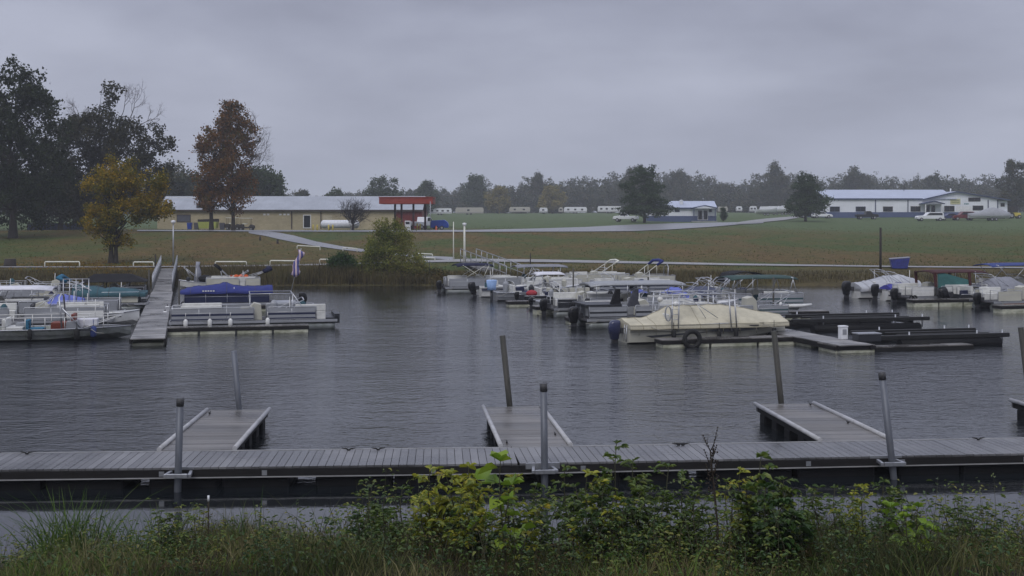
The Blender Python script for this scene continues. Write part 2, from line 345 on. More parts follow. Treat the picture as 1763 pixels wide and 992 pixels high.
# ================================================================ docks
def plankmat(name, c0, c1, rough=0.28, spec=0.5):
    m = bpy.data.materials.new(name); m.use_nodes = True; nt = m.node_tree; b = nt.nodes['Principled BSDF']
    g = nd(nt, 'ShaderNodeNewGeometry'); t = nd(nt, 'ShaderNodeTexCoord')
    mp = nd(nt, 'ShaderNodeMapping'); nt.links.new(t.outputs['Object'], mp.inputs[0]); mp.inputs['Scale'].default_value = (9, 1.2, 9)
    n = nd(nt, 'ShaderNodeTexNoise', i_Scale=2.0, i_Detail=7.0, i_Roughness=0.7); nt.links.new(mp.outputs[0], n.inputs[0])
    n2 = nd(nt, 'ShaderNodeTexNoise', i_Scale=0.9, i_Detail=4.0); nt.links.new(t.outputs['Object'], n2.inputs[0])
    f = mth(nt, 'ADD', mth(nt, 'MULTIPLY', g.outputs['Random Per Island'], 0.5), mth(nt, 'MULTIPLY', n.outputs[0], 0.5))
    c = ramp(nt, f, [(0.2, c0), (0.8, c1)]); wet = ramp(nt, n2.outputs[0], [(0.36, 0.50), (0.62, 1.12)]); c = mixc(nt, 1.0, c, wet, 'MULTIPLY'); nt.links.new(c, b.inputs['Base Color'])
    r = ramp(nt, n2.outputs[0], [(0.35, rough * 0.6), (0.65, rough * 1.7)]); nt.links.new(r, b.inputs['Roughness'])
    b.inputs['Specular IOR Level'].default_value = spec
    bp = nd(nt, 'ShaderNodeBump'); bp.inputs['Strength'].default_value = 0.35; bp.inputs['Distance'].default_value = 0.01
    nt.links.new(n.outputs[0], bp.inputs['Height']); nt.links.new(bp.outputs[0], b.inputs['Normal'])
    MATS[name] = m; return m
PLANK = plankmat('wet_grey_planks', (0.115, 0.115, 0.12), (0.185, 0.185, 0.19))
PLANK2 = plankmat('wet_brown_planks', (0.085, 0.080, 0.074), (0.175, 0.165, 0.155), 0.26)
PLANK3 = plankmat('weathered_planks', (0.16, 0.155, 0.15), (0.30, 0.295, 0.29), 0.4)
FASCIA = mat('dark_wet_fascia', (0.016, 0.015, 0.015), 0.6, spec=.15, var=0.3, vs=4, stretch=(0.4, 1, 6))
GALV = mat('galvanised_steel', (0.36, 0.37, 0.39), 0.42, 0.75, var=0.2, vs=9, bump=0.05)
GALV_D = mat('dull_galvanised_pipe', (0.13, 0.14, 0.16), 0.5, 0.4, var=0.3, vs=5, stretch=(1, 1, 0.3), dark=(0.11, 0.115, 0.13), ds=3, dfac=0.5)
RIM = mat('pale_dock_edge', (0.28, 0.28, 0.28), 0.5, var=0.2)
BUMPER = mat('white_vinyl_bumper', (0.44, 0.44, 0.45), 0.4, var=0.15, vs=3, dark=(0.22, 0.22, 0.21), ds=3, dfac=0.5)
BLACKPL = mat('black_float_plastic', (0.008, 0.008, 0.009), 0.6, spec=.15, var=0.2)
RUST = mat('dark_weathered_pile', (0.060, 0.056, 0.048), 0.6, var=0.35, vs=6, stretch=(1, 1, 0.25), dark=(0.028, 0.03, 0.024), ds=2)
FOAM = mat('cream_foam_float', (0.50, 0.50, 0.40), 0.7, var=0.15, vs=2, dark=(0.16, 0.17, 0.10), ds=1.6, dfac=0.5, stretch=(1, 1, 2.5))
CLEAT = mat('dark_cleat', (0.03, 0.03, 0.03), 0.4, 0.5)
DT = 0.37                                    # height of the deck above the water
def deck_planks(mb, x0, x1, w, z, pw=0.14, gap=0.008, along='x', rng=random):
    """boards laid across a deck that runs from x0 to x1 and is w wide (local y 0..w)"""
    x = x0
    while x < x1 - 0.02:
        a, b = x, min(x + pw, x1); dz = rng.uniform(-.002, .002); t = 0.035
        mb.b2(a, b - gap, rng.uniform(0, .012), w - rng.uniform(0, .012), z - t + dz, z + dz); x += pw
def main_dock(label, p, q, w, cleats, xe=0.0):
    d = q - p; L = d.length; rz = math.atan2(d.y, d.x); rg = random.Random(int(L * 100))
    t = thing('floating_dock', label, 'dock', (p.x, p.y, 0), rz, 'grey plank dock across the foreground')
    m = MB(); deck_planks(m, 0, L + xe * .6, w, DT, 0.145, 0.010, rng=rg); m.build('deck', PLANK, t)
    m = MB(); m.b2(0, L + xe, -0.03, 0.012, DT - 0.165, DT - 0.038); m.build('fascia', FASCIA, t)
    m = MB(); m.b2(0, L + xe, -0.05, 0.0, DT - 0.185, DT - 0.168); m.build('bottom_rail', RIM, t)
    m = MB(); m.b2(0, L, w - 0.01, w + 0.035, DT - 0.15, DT + 0.006); m.build('edge_board', RIM, t)
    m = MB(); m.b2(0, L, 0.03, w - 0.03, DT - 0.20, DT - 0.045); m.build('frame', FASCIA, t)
    x = 0.35
    while x < L - 1.6:
        l = rg.choice([1.35, 1.5, 1.2]); m = MB(); m.b2(x, x + l, 0.06, w - 0.1, -0.25, DT - 0.20)
        m.build('float', BLACKPL, t, bev=0.05); x += l + rg.choice([0.06, 0.08, 0.45])
    x = 1.1
    while x < L - .5: m = MB(); m.b2(x, x + .09, -.038, -.031, DT - .15, DT - .06); m.build('bolt_plate', GALV, t); x += rg.choice([1.8, 2.4, 3.0])
    for cx in cleats:
        m = MB()
        for s in (-1, 1):
            m.tube([(cx - 0.02, w - 0.11, DT + .002), (cx - 0.02 + s * 0.04, w - 0.11, DT + 0.035), (cx - 0.02 + s * 0.13, w - 0.11, DT + 0.045)], [0.018, 0.016, 0.01], 6)
        m.build('cleat', CLEAT, t)
    return t, rz
J = Vector((0.0, 22.93, 0)); DW = 1.5
A0 = Vector((-26.0, 22.93 - 26.0 * 0.060, 0)); A1 = Vector((26.0, 22.93 + 26 * 0.097, 0))
def shift(p, rz, w): return Vector((p.x + math.sin(rz) * w, p.y - math.cos(rz) * w, 0))
rzL = math.atan2(J.y - A0.y, J.x - A0.x); rzR = math.atan2(A1.y - J.y, A1.x - J.x)
cl = lambda us, p, rz: [((u - U0) / F * 22.7 - p.x) for u in us]
main_dock('left stretch of the long grey plank dock, with the left finger pier', shift(A0, rzL, DW), shift(J, rzL, DW) - Vector((0.02, 0, 0)), DW, cl([8, 42, 385, 417], A0, rzL), 0.066)
main_dock('right stretch of the long grey plank dock, running behind the tall weeds', shift(J, rzR, DW) + Vector((0.0, 0.0, 0)), shift(A1, rzR, DW), DW, cl([747, 752, 1096], J, rzR))

def finger(label, bl, br, tl, tr, cleats=()):
    """finger pier given by its four corners on the plan"""
    ax = ((tl + tr) / 2 - (bl + br) / 2); L = ax.length; w = ((br - bl).length + (tr - tl).length) / 2
    rz = math.atan2(ax.y, ax.x); side = Vector((math.sin(rz), -math.cos(rz), 0)); o = (bl + br) / 2 - side * (w / 2)
    t = thing('finger_pier', label, 'pier', (o.x, o.y, 0), rz - R(0), 'finger piers of the foreground dock'); rg = random.Random(int(L * 1000))
    # local x runs out from the dock, local y points to the left of the pier: deck spans y -w..0
    m = MB(); m.M = Matrix.Translation((0, -w, 0)); deck_planks(m, 0.04, L, w, DT, 0.145, 0.009, rng=rg); m.build('deck', PLANK2, t)
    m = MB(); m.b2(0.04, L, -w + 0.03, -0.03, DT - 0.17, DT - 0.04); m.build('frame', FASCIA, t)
    for yy in (0.03, -w - 0.03):
        m = MB(); m.tube([(0.03, yy, DT + 0.02), (L * 0.5, yy, DT + 0.025), (L + 0.03, yy, DT + 0.02)], 0.048, 10); m.build('bumper', BUMPER, t)
    m = MB(); m.b2(L, L + 0.03, -w, 0, DT - 0.16, DT + 0.006); m.build('end_board', RIM, t)
    for k in range(5):
        x = 0.35 + k * (L - 0.6) / 4.3
        m = MB(); m.b2(x, x + 0.42, -w + 0.04, -0.04, -0.2, DT - 0.17); m.build('float', BLACKPL, t, bev=0.04)
    for cx, s in cleats:
        m = MB(); y = -0.12 if s > 0 else -w + 0.12
        for q in (-1, 1): m.tube([(cx, y, DT + .002), (cx + q * 0.04, y, DT + 0.035), (cx + q * 0.12, y, DT + 0.045)], [0.016, 0.014, 0.009], 6)
        m.build('cleat', CLEAT, t)
    return t
def dk(u, v): return onwater(u, v, DT).xy.to_3d()
finger('grey finger pier at the left with a white bumper down each side', dk(175, 447.6), dk(255, 447.6), dk(229, 403.8), dk(292, 403.8), [(4.3, 1)])
finger('middle grey finger pier, behind the upright galvanised pile', dk(550, 443.8), dk(622.5, 443.2), dk(529.5, 400.6), dk(591, 400.2), [(0.4, 1), (1.2, -1)])
finger('right finger pier, slanting out beside the leaning galvanised pile', dk(901, 438.2), dk(971, 436.2), dk(827, 397.8), dk(889.5, 396.8), [(4.5, -1), (2.0, -1)])
f4 = finger('finger pier cut off by the right edge of the photo, only its corner showing', dk(1107, 393.5) + Vector((0.45, -4.9, 0)), dk(1107, 393.5) + Vector((1.8, -4.78, 0)), dk(1107, 393.5), dk(1107, 393.5) + Vector((1.33, 0.12, 0)))

def pile(label, top, base, r, m, cap=False, z0=-1.2, cat='pile', group=None):
    """a pile from the lake bed to its top; base is where it passes deck level"""
    d = top - base; bot = base - d * ((base.z - z0) / d.z)
    t = thing('mooring_pile', label, cat, (bot.x, bot.y, bot.z), 0, group)
    mb = MB(); mb.tube([(0, 0, 0), (bot * -1 + base), (bot * -1 + top)], r, 16); mb.build('pipe', m, t)
    if cap:
        e = d.normalized(); a = top - bot
        mb = MB(); mb.tube([a - e * 0.13, a + e * 0.012], r * 1.08, 16); mb.build('cap', mat('dark_pile_cap', (0.05, 0.05, 0.052), 0.5), t)
    return t
yF = [22.60 - DW - 0.28, 22.93 - DW - 0.26, 23.6 - DW - 0.27]
def bracket(label, p, rz):
    t = thing('pile_bracket', label, 'bracket', (p.x, p.y, DT - 0.075), rz, 'steel brackets holding the front piles to the dock')
    m = MB()
    for s in (-1, 1):
        m.box((s * 0.19, 0.09, 0), (0.055, 0.36, 0.06), rz=s * 0.12)
    m.box((0, -0.10, 0), (0.36, 0.055, 0.075)); m.build('collar', GALV, t, bev=0.008)
    m = MB(); m.box((0.0, 0.275, 0.03), (0.62, 0.03, 0.11)); m.build('mounting_plate', GALV, t, bev=0.004)
    for s in (-1, 1):
        m = MB(); m.tube([(s * 0.13, -0.03, 0.0), (s * 0.05, -0.03, 0.0)], 0.035, 8); m.build('roller', BLACKPL, t)
    return t
GP = 'galvanised piles in front of the dock'; DP = 'piles at the outer ends of the finger piers'
def frontpile(label, ut, vt, ub, vb, y, rz, bl):
    pile(label, P(ut, vt, y), P(ub, vb, y), 0.062, GALV_D, True, group=GP)
    b = P(ub, vb, y); bracket(bl, Vector((b.x, y, 0)), rz)
frontpile('leftmost galvanised pile, upright, standing before the left finger pier', 197.2, 391, 195, 468, yF[0], rzL, 'steel bracket round the leftmost galvanised pile')
frontpile('middle galvanised pile, upright, standing before the middle finger pier', 594.6, 375, 595.6, 464, yF[1], rzR, 'steel bracket round the middle galvanised pile')
frontpile('right galvanised pile, leaning to the left, before the right finger pier', 964.5, 362.5, 975.5, 459.5, yF[2], rzR, 'steel bracket round the leaning galvanised pile')
pile('leaning grey pile at the far end of the left finger pier', P(255.8, 339, 27.75), P(261.5, 402, 27.75), 0.066, GALV_D, group=DP)
pile('dark brown leaning pile at the far end of the middle finger pier', P(549.5, 322, 28.25), P(557.5, 399, 28.25), 0.070, RUST, group=DP)
pile('dark leaning pile at the far end of the right finger pier', P(846.5, 317, 28.6), P(854.5, 396.5, 28.6), 0.070, RUST, group=DP)
pile('dark pile at the right edge of the photo beyond the empty slips', P(1116.5, 313, 29.6), P(1126, 391, 29.6), 0.070, RUST, group=DP)

# ================================================================ trees
def quad_leaves(rng, cen, size, n, spread, up=0.0, aspect=1.0):
    """n leaf-sized faces around each centre; returns vertices and quads"""
    cen = np.asarray(cen, float); k = len(cen) * n
    c = np.repeat(cen, n, 0) + rng.normal(0, 1, (k, 3)) * np.asarray(spread)
    a = rng.normal(0, 1, (k, 3)); a /= np.linalg.norm(a, axis=1)[:, None]
    b = rng.normal(0, 1, (k, 3)); b[:, 2] += up; b -= a * (a * b).sum(1)[:, None]; b /= np.linalg.norm(b, axis=1)[:, None]
    s = size * rng.uniform(0.55, 1.25, (k, 1)); a = a * s * aspect; b = b * s
    v = np.stack([c - a * 0.5, c - b * 0.38 + a * 0.08, c + a * 0.5, c + b * 0.38 + a * 0.08], 1).reshape(-1, 3)
    return v, np.arange(k * 4).reshape(-1, 4)
def blob_points(rng, blobs, n):
    w = np.array([b[3] * b[4] * b[5] for b in blobs]) ** 0.75; w = w / w.sum(); idx = rng.choice(len(blobs), n, p=w); B = np.array(blobs)[idx]
    d = rng.normal(0, 1, (n, 3)); d /= np.linalg.norm(d, axis=1)[:, None]
    r = rng.uniform(0.25, 1.0, (n, 1)) ** 0.55
    return B[:, :3] + d * r * B[:, 3:6] * rng.uniform(0.85, 1.12, (n, 1))
BARK = mat('dark_bark', (0.040, 0.034, 0.028), 0.85, var=0.35, vs=8, bump=0.6, bs=14, stretch=(1, 1, 0.25), spec=0.2)
TWIG = mat('bare_twigs', (0.075, 0.062, 0.056), 0.85, var=0.3, vs=5, spec=0.2)
def trunk_mesh(rng, h, tr, pts, forks=1, lean=(0, 0), nlimb=60, low=0.25, twig=0.02, split=None):
    """trunk with limbs that reach towards the crown points"""
    m = MB(); spine = []
    for i in range(9):
        q = i / 8; z = h * 0.86 * q
        spine.append(Vector((lean[0] * q * q * h + 0.03 * h * math.sin(q * 5 + h) * q, lean[1] * q * h, z)))
    rad = [tr * (1.35 if i == 0 else 1.0) * (1 - 0.92 * i / 8) + 0.01 for i in range(9)]
    m.tube([tuple(spine[0] - Vector((0, 0, 0.3)))] + [tuple(p) for p in spine], [tr * 1.6] + rad, 10)
    sel = rng.choice(len(pts), min(nlimb, len(pts)), replace=False)
    for k in sel:
        p = Vector(pts[k]); hz = max(low * h * 0.8, min(0.8 * h, p.z - 0.35 * (p.xy.length) - 0.12 * h))
        q = hz / (0.86 * h) * 8; i = min(7, int(q)); s = spine[i].lerp(spine[i + 1], q - i); r0 = max(twig, tr * 0.42 * (1 - q / 9))
        mid = s.lerp(p, 0.5) + Vector((rng.normal() * 0.03 * h, rng.normal() * 0.03 * h, 0.03 * h))
        m.tube([s, s.lerp(mid, 0.55), mid, mid.lerp(p, 0.6) + Vector(rng.normal(0, 0.01 * h, 3)), p], [r0, r0 * 0.75, r0 * 0.5, r0 * 0.3, twig * 0.5], 5, caps=False)
    return m
def make_tree(label, loc, h, blobs, lm, seed, leaf=0.3, clumps=300, per=60, spread=0.5, tr=0.3, cat='tree', name='tree', nlimb=70, low=0.25, group=None, lean=(0, 0), trunk=True, up=0.0, bark=None, aspect=1.0, trunks=None, twigs=None, sat=4):
    rng = np.random.default_rng(seed); t = thing(name, label, cat, loc, 0, group)
    if sat:
        ext = []
        for bb in blobs:
            for k in range(sat):
                d = rng.normal(0, 1, 3); d[2] = abs(d[2]) * .9 - .15; d /= np.linalg.norm(d); q = rng.uniform(.28, .46)
                ext.append((bb[0] + d[0] * bb[3] * .95, bb[1] + d[1] * bb[4] * .95, bb[2] + d[2] * bb[5] * .95, bb[3] * q, bb[4] * q, bb[5] * q))
        blobs = list(blobs) + ext
    pts = blob_points(rng, blobs, clumps)
    v, f = quad_leaves(rng, pts, leaf, per, spread, up, aspect)
    npobj('crown', v, f, lm, t)
    if trunk:
        if trunks:
            m = MB(); n0 = 0
            for dx, tr_, l_ in trunks:
                near = np.array([q for q in pts if abs(q[0] - dx) < 3.5] or pts[:5]) - np.array([dx, 0, 0])
                mm = trunk_mesh(rng, h * 0.9, tr_, near, lean=l_, nlimb=nlimb // len(trunks), low=low)
                mm.build('trunk', bark or BARK, t, loc=(dx, 0, 0))
        else: trunk_mesh(rng, h, tr, pts, nlimb=nlimb, low=low, lean=lean).build('trunk', bark or BARK, t)
    if twigs is not None:
        m = MB(); 
        for st in twigs: bare_limb(m, rng, Vector(st[0]), Vector(st[1]), st[2], st[3], st[4])
        m.build('bare_branches', TWIG, t)
    return t
def bare_limb(m, rng, p, d, ln, r, depth):
    """a leafless limb that forks again and again"""
    q = p; pts = [p]; dd = d.normalized(); rs = [r]
    for i in range(4):
        dd = (dd + Vector(rng.normal(0, 0.16, 3)) + Vector((0, 0, 0.05))).normalized(); q = q + dd * ln / 4; pts.append(q); rs.append(r * (1 - 0.5 * (i + 1) / 4))
    m.tube(pts, rs, 5 if r > 0.03 else 3, caps=False)
    if depth <= 0: return
    for i in range(3 if depth > 2 else 4):
        s = pts[rng.integers(1, 5)]; nd_ = (dd + Vector(rng.normal(0, 0.62, 3))).normalized()
        bare_limb(m, rng, s, nd_, ln * rng.uniform(0.5, 0.78), max(0.008, r * 0.55), depth - 1)

L_DARK = leafmat('dark_oak_leaves', [(0.012, 0.019, 0.009), (0.024, 0.035, 0.014), (0.044, 0.056, 0.020)])
L_MURK = leafmat('dull_brown_green_leaves', [(0.018, 0.020, 0.011), (0.034, 0.036, 0.016), (0.062, 0.054, 0.022)])
L_YEL = leafmat('yellow_green_autumn_leaves', [(0.055, 0.065, 0.013), (0.13, 0.12, 0.018), (0.25, 0.18, 0.018), (0.42, 0.26, 0.016)])
L_RUST = leafmat('rust_orange_leaves', [(0.045, 0.050, 0.016), (0.10, 0.055, 0.017), (0.20, 0.085, 0.020), (0.13, 0.075, 0.022), (0.10, 0.095, 0.022)])
L_WIL = leafmat('yellow_green_willow_leaves', [(0.06, 0.085, 0.020), (0.13, 0.155, 0.035), (0.23, 0.23, 0.05), (0.20, 0.16, 0.05)])
L_BUSH = leafmat('deep_green_bush_leaves', [(0.018, 0.04, 0.012), (0.035, 0.075, 0.018), (0.05, 0.10, 0.025)])
L_FAR = leafmat('far_wood_leaves', [(0.022, 0.034, 0.020), (0.040, 0.055, 0.028), (0.072, 0.070, 0.034), (0.085, 0.072, 0.040)], trans=0.1)
L_FARG = leafmat('far_green_leaves', [(0.028, 0.046, 0.022), (0.048, 0.070, 0.030), (0.07, 0.092, 0.038)], trans=0.1)
L_FARY = leafmat('far_yellow_leaves', [(0.10, 0.10, 0.03), (0.19, 0.16, 0.045), (0.25, 0.20, 0.05)], trans=0.1)
L_PINE = leafmat('pine_needles', [(0.020, 0.036, 0.018), (0.036, 0.058, 0.026), (0.058, 0.082, 0.036)], trans=0.0)
L_SHORE = leafmat('shore_brush_leaves', [(0.030, 0.034, 0.012), (0.065, 0.068, 0.022), (0.13, 0.105, 0.030), (0.10, 0.06, 0.025)])
def ub(cu, cv, ru, rv, base, y, ry=None):
    """a crown lobe given in photograph pixels relative to the tree base"""
    s = y / F; c = P(cu, cv, y) - base; return (c.x, 0.0, c.z, ru * s, (ry or ru) * s, rv * s)
# --- left group
Y1 = 138.0; b = onland(14, Y1)
make_tree('tallest dark green tree, at the left edge of the photo', b, 20.5, [ub(8, 60, 40, 36, b, Y1), ub(32, 90, 34, 38, b, Y1), ub(-10, 120, 60, 50, b, Y1), ub(40, 145, 36, 40, b, Y1), ub(-40, 80, 50, 50, b, Y1), ub(8, 180, 52, 26, b, Y1), ub(58, 98, 16, 20, b, Y1), ub(14, 36, 20, 16, b, Y1)], L_DARK, 1, 0.36, 660, 56, 0.36, 0.42, low=0.2, nlimb=110)
Y2 = 158.0; b = onland(112, Y2)
t = make_tree('broad dark brown-green tree behind the yellow tree', b, 19.5, [ub(100, 110, 34, 36, b, Y2), ub(122, 96, 26, 24, b, Y2), ub(80, 130, 24, 45, b, Y2), ub(130, 135, 34, 40, b, Y2), ub(122, 62, 11, 16, b, Y2), ub(162, 104, 22, 12, b, Y2), ub(182, 118, 14, 9, b, Y2), ub(160, 150, 26, 28, b, Y2), ub(100, 170, 44, 26, b, Y2), ub(84, 96, 12, 16, b, Y2)], L_MURK, 2, 0.34, 560, 56, 0.34, 0.45, low=0.25, nlimb=110,
              twigs=[((-2.5, 0, 13), (-0.5, 0, 1), 2.6, 0.07, 4), ((3.4, 0, 14.5), (0.9, 0, 1), 2.6, 0.07, 4), ((4.4, 0, 13.6), (0.8, 0, .6), 2.4, 0.07, 4), ((-3.6, 0, 12.6), (-0.2, 0, 1), 2.5, 0.06, 4), ((2.4, 0, 15), (0.5, 0, 1), 2.3, 0.06, 4), ((-1.2, 0, 14), (0.1, 0, 1), 2.0, 0.06, 4)])
Y2 = 170.0; b = onland(66, Y2)
make_tree('dull green tree filling the gap between the two dark trees', b, 13, [ub(60, 155, 26, 40, b, Y2), ub(40, 175, 34, 28, b, Y2), ub(80, 178, 22, 26, b, Y2)], L_MURK, 3, 0.42, 240, 60, 0.6, 0.3)
Y2 = 172.0; b = onland(-60, Y2)
make_tree('dark tree past the left edge of the photo', b, 17, [ub(-60, 110, 50, 60, b, Y2), ub(-20, 160, 40, 40, b, Y2), ub(-110, 140, 50, 60, b, Y2)], L_DARK, 33, 0.5, 300, 60, 0.7, 0.4)
Y3 = 101.5; b = onland(123, Y3)
make_tree('yellow and green autumn tree with a short forked trunk', b, 9.4, [ub(134, 146, 24, 18, b, Y3), ub(112, 160, 20, 16, b, Y3), ub(160, 160, 22, 18, b, Y3), ub(112, 196, 25, 14, b, Y3), ub(136, 186, 30, 18, b, Y3), ub(165, 182, 20, 14, b, Y3), ub(100, 204, 14, 9, b, Y3), ub(126, 217, 20, 9, b, Y3), ub(180, 186, 11, 8, b, Y3)], L_YEL, 4, 0.20, 430, 44, 0.22, 0.2, low=0.2, nlimb=90, trunks=[(-0.12, 0.2, (-0.02, 0)), (0.28, 0.17, (0.05, 0))])
Y4 = 157.0; b = onland(242, Y4)
make_tree('tall rust-orange tree before the tan building, bare on its right side', b, 17.2, [ub(252, 88, 18, 18, b, Y4), ub(238, 112, 22, 20, b, Y4), ub(262, 116, 18, 22, b, Y4), ub(230, 145, 18, 22, b, Y4), ub(250, 150, 26, 24, b, Y4), ub(228, 172, 16, 14, b, Y4), ub(258, 172, 22, 16, b, Y4), ub(276, 96, 8, 14, b, Y4), ub(254, 74, 9, 9, b, Y4), ub(222, 118, 9, 7, b, Y4)], L_RUST, 5, 0.30, 520, 46, 0.30, 0.3, low=0.2, nlimb=90, trunks=[(-1.3, 0.26, (0.03, 0)), (1.6, 0.24, (0.0, 0))],
          twigs=[((2.6, 0, 7.5), (0.75, 0, 1), 3.3, 0.09, 4), ((3.2, 0, 8.5), (0.8, 0, 1), 3.0, 0.07, 4), ((3.6, 0, 10), (0.6, 0, 0.8), 2.6, 0.06, 4), ((3, 0, 6.5), (1.1, 0, 0.8), 2.8, 0.06, 4), ((3.6, 0, 12), (0.6, 0, 0.8), 2.2, 0.05, 4), ((3.8, 0, 8), (1.0, 0, .5), 2.2, 0.05, 4)])
Y5 = 232.0; b = onland(284, Y5)
make_tree('rounded grey-green tree behind the tan building roof', b, 11.5, [ub(282, 155, 20, 16, b, Y5), ub(300, 162, 14, 12, b, Y5), ub(272, 172, 16, 14, b, Y5)], L_FARG, 6, 0.5, 200, 60, 0.5, 0.3)
Y5 = 240.0; b = onland(200, Y5)
make_tree('hazy grey tree seen between the yellow and rust trees', b, 11.5, [ub(198, 152, 22, 18, b, Y5), ub(184, 168, 20, 18, b, Y5), ub(214, 166, 16, 14, b, Y5)], L_FAR, 7, 0.5, 200, 60, 0.6, 0.3)
# --- shore willow, bush, bare tree
Y6 = 88.6; b = onland(425, Y6)
make_tree('young yellow-green tree standing at the water edge', b, 5.2, [ub(428, 206, 15, 13, b, Y6), ub(417, 220, 17, 13, b, Y6), ub(442, 222, 14, 13, b, Y6), ub(424, 238, 26, 14, b, Y6), ub(412, 254, 20, 10, b, Y6), ub(444, 252, 20, 12, b, Y6), ub(402, 246, 13, 12, b, Y6), ub(455, 244, 12, 14, b, Y6), ub(405, 259, 16, 7, b, Y6), ub(446, 261, 18, 6, b, Y6)], L_WIL, 8, 0.12, 640, 40, 0.17, 0.07, low=0.1, nlimb=110)
Y7 = 89.5; b = onland(377, Y7)
make_tree('deep green rounded bush on the bank, left of the young yellow-green tree', b, 2.0, [ub(377, 240, 11, 6, b, Y7), ub(368, 247, 10, 8, b, Y7), ub(384, 248, 9, 8, b, Y7)], L_BUSH, 9, 0.13, 150, 50, 0.17, 0.06, name='bush', cat='bush')
for i, (u, v, ru, rv, lab) in enumerate([(470, 259, 20, 8, 'brown-green shrub on the bank between the young tree and the navy-topped pontoon boat'), (396, 263, 13, 7, 'low dull shrub at the foot of the young yellow-green tree'), (350, 262, 22, 7, 'brown brush overhanging the water at the left of the deep green bush')]):
    yy = 87.6; b = onland(u, yy)
    make_tree(lab, b, 1.6, [ub(u, v, ru, rv, b, yy, ru * 0.5), ub(u - ru * 0.6, v + 2, ru * 0.6, rv * 0.8, b, yy), ub(u + ru * 0.6, v + 2, ru * 0.6, rv * 0.8, b, yy)], L_SHORE, 60 + i, 0.13, 260, 40, 0.18, 0.04, name='shrub', cat='shrub', group='shrubs along the far waterline')
b = hit(386, 208.6); b = onland(386, 170)
t = thing('bare_tree', 'low spreading leafless tree before the white gas tank', 'tree', b)
rng = np.random.default_rng(12); m = MB()
m.tube([(0, 0, -0.2), (0, 0, 0.6), (0.05, 0, 1.2)], [0.2, 0.16, 0.15], 8)
m.build('trunk', BARK, t); m = MB()
for k in range(26):
    a = k * 2.4; el = rng.uniform(0.25, 1.4)
    bare_limb(m, rng, Vector((0, 0, rng.uniform(0.7, 1.3))), Vector((math.cos(a) * math.cos(el), math.sin(a) * math.cos(el), math.sin(el) + 0.15)), 2.0 if el < 1 else 2.2, 0.06, 3)
m.build('branches', mat('dark_twigs', (0.03, 0.027, 0.026), 0.9), t)
# --- evergreens
PG = 'dark evergreens by the white buildings'
y = 226; b = onland(705, y); make_tree('tall spreading pine left of the small blue and white house', b, 11, [ub(699, 146, 9, 13, b, y), ub(711, 143, 6, 9, b, y), ub(694, 160, 14, 9, b, y), ub(715, 161, 14, 8, b, y), ub(700, 172, 22, 7, b, y), ub(718, 176, 16, 6, b, y), ub(688, 182, 14, 7, b, y), ub(706, 186, 29, 6, b, y), ub(724, 184, 11, 6, b, y), ub(706, 160, 11, 24, b, y)], L_PINE, 21, 0.26, 420, 44, (0.34, 0.34, 0.16), 0.24, name='pine_tree', group=PG, up=1.2, aspect=1.3, nlimb=60, sat=3)
y = 240; b = onland(881, y); make_tree('rounded pine left of the long white metal building', b, 9.5, [ub(881, 153, 9, 11, b, y), ub(876, 164, 13, 10, b, y), ub(888, 165, 13, 10, b, y), ub(872, 177, 15, 10, b, y), ub(890, 177, 16, 10, b, y), ub(881, 184, 24, 8, b, y), ub(881, 170, 12, 22, b, y)], L_PINE, 22, 0.26, 420, 44, (0.34, 0.34, 0.2), 0.24, name='pine_tree', group=PG, up=.8, aspect=1.3, nlimb=60, sat=3)
b = onland(791.5, 244)
make_tree('small cone-shaped evergreen right of the small blue and white house', b, 2.9, [(0, 0, 1.0, 0.75, 0.75, 0.9), (0, 0, 1.9, 0.45, 0.45, 0.8)], L_PINE, 23, 0.16, 90, 40, 0.16, 0.06, name='evergreen_shrub', cat='shrub')
# --- far wood: one mass, plus the trees one can tell apart
rng = np.random.default_rng(40)
top = [(-500, 150), (150, 152), (180, 158), (215, 160), (300, 168), (322, 166), (345, 172), (395, 170), (450, 164), (480, 162), (505, 160), (540, 156), (580, 151), (615, 153), (650, 150), (672, 142), (700, 146), (725, 147), (765, 145), (800, 152), (812, 158), (840, 140), (858, 146), (905, 148), (945, 143), (970, 152), (985, 154), (1010, 148), (1040, 146), (1060, 149), (1095, 148), (1130, 144), (1250, 142), (1500, 145), (1900, 148)]
tu = [a[0] for a in top]; tv = [a[1] for a in top]
V = []
for row, (yy, dv, st, pr) in enumerate([(565, -1, 9, 1), (530, 5, 11, 1), (490, 14, 14, 1), (458, 25, 17, 0.7)]):
    u = -480.0
    while u < 1880:
        near_view = -60 < u < 1180
        if rng.uniform() < pr:
            b = onland(u, yy); vt = np.interp(u, tu, tv) + dv + rng.uniform(-6, 4); hh = (P(u, vt, yy) - b).z
            if hh > 2.5:
                w = rng.uniform(0.34, 0.52) * max(hh, 9) * 0.8; bl = [(b.x, b.y, b.z + hh * 0.62, w * 0.85, w * 0.85, hh * 0.36), (b.x, b.y, b.z + hh * 0.3, w * 1.05, w, hh * 0.32)]
                for k in range(5): a = rng.uniform(0, 6.28); bl.append((b.x + math.cos(a) * w * 0.6, b.y + math.sin(a) * w * 0.5, b.z + hh * rng.uniform(0.45, 0.84), w * rng.uniform(0.3, 0.5), w * 0.4, hh * rng.uniform(0.10, 0.17)))
                V.append(quad_leaves(rng, blob_points(rng, bl, 105 if near_view else 40), 0.80 if near_view else 1.2, 15, 0.5)[0])
        u += st * rng.uniform(0.7, 1.4) * (1 if near_view else 1.6)
V = np.concatenate(V); wood = npobj('woodland', V, np.arange(len(V)).reshape(-1, 4), L_FAR)
tag(wood, 'hazy mixed autumn wood along the whole horizon', 'woodland', kind='stuff')
FT = 'separate trees in front of the far wood'
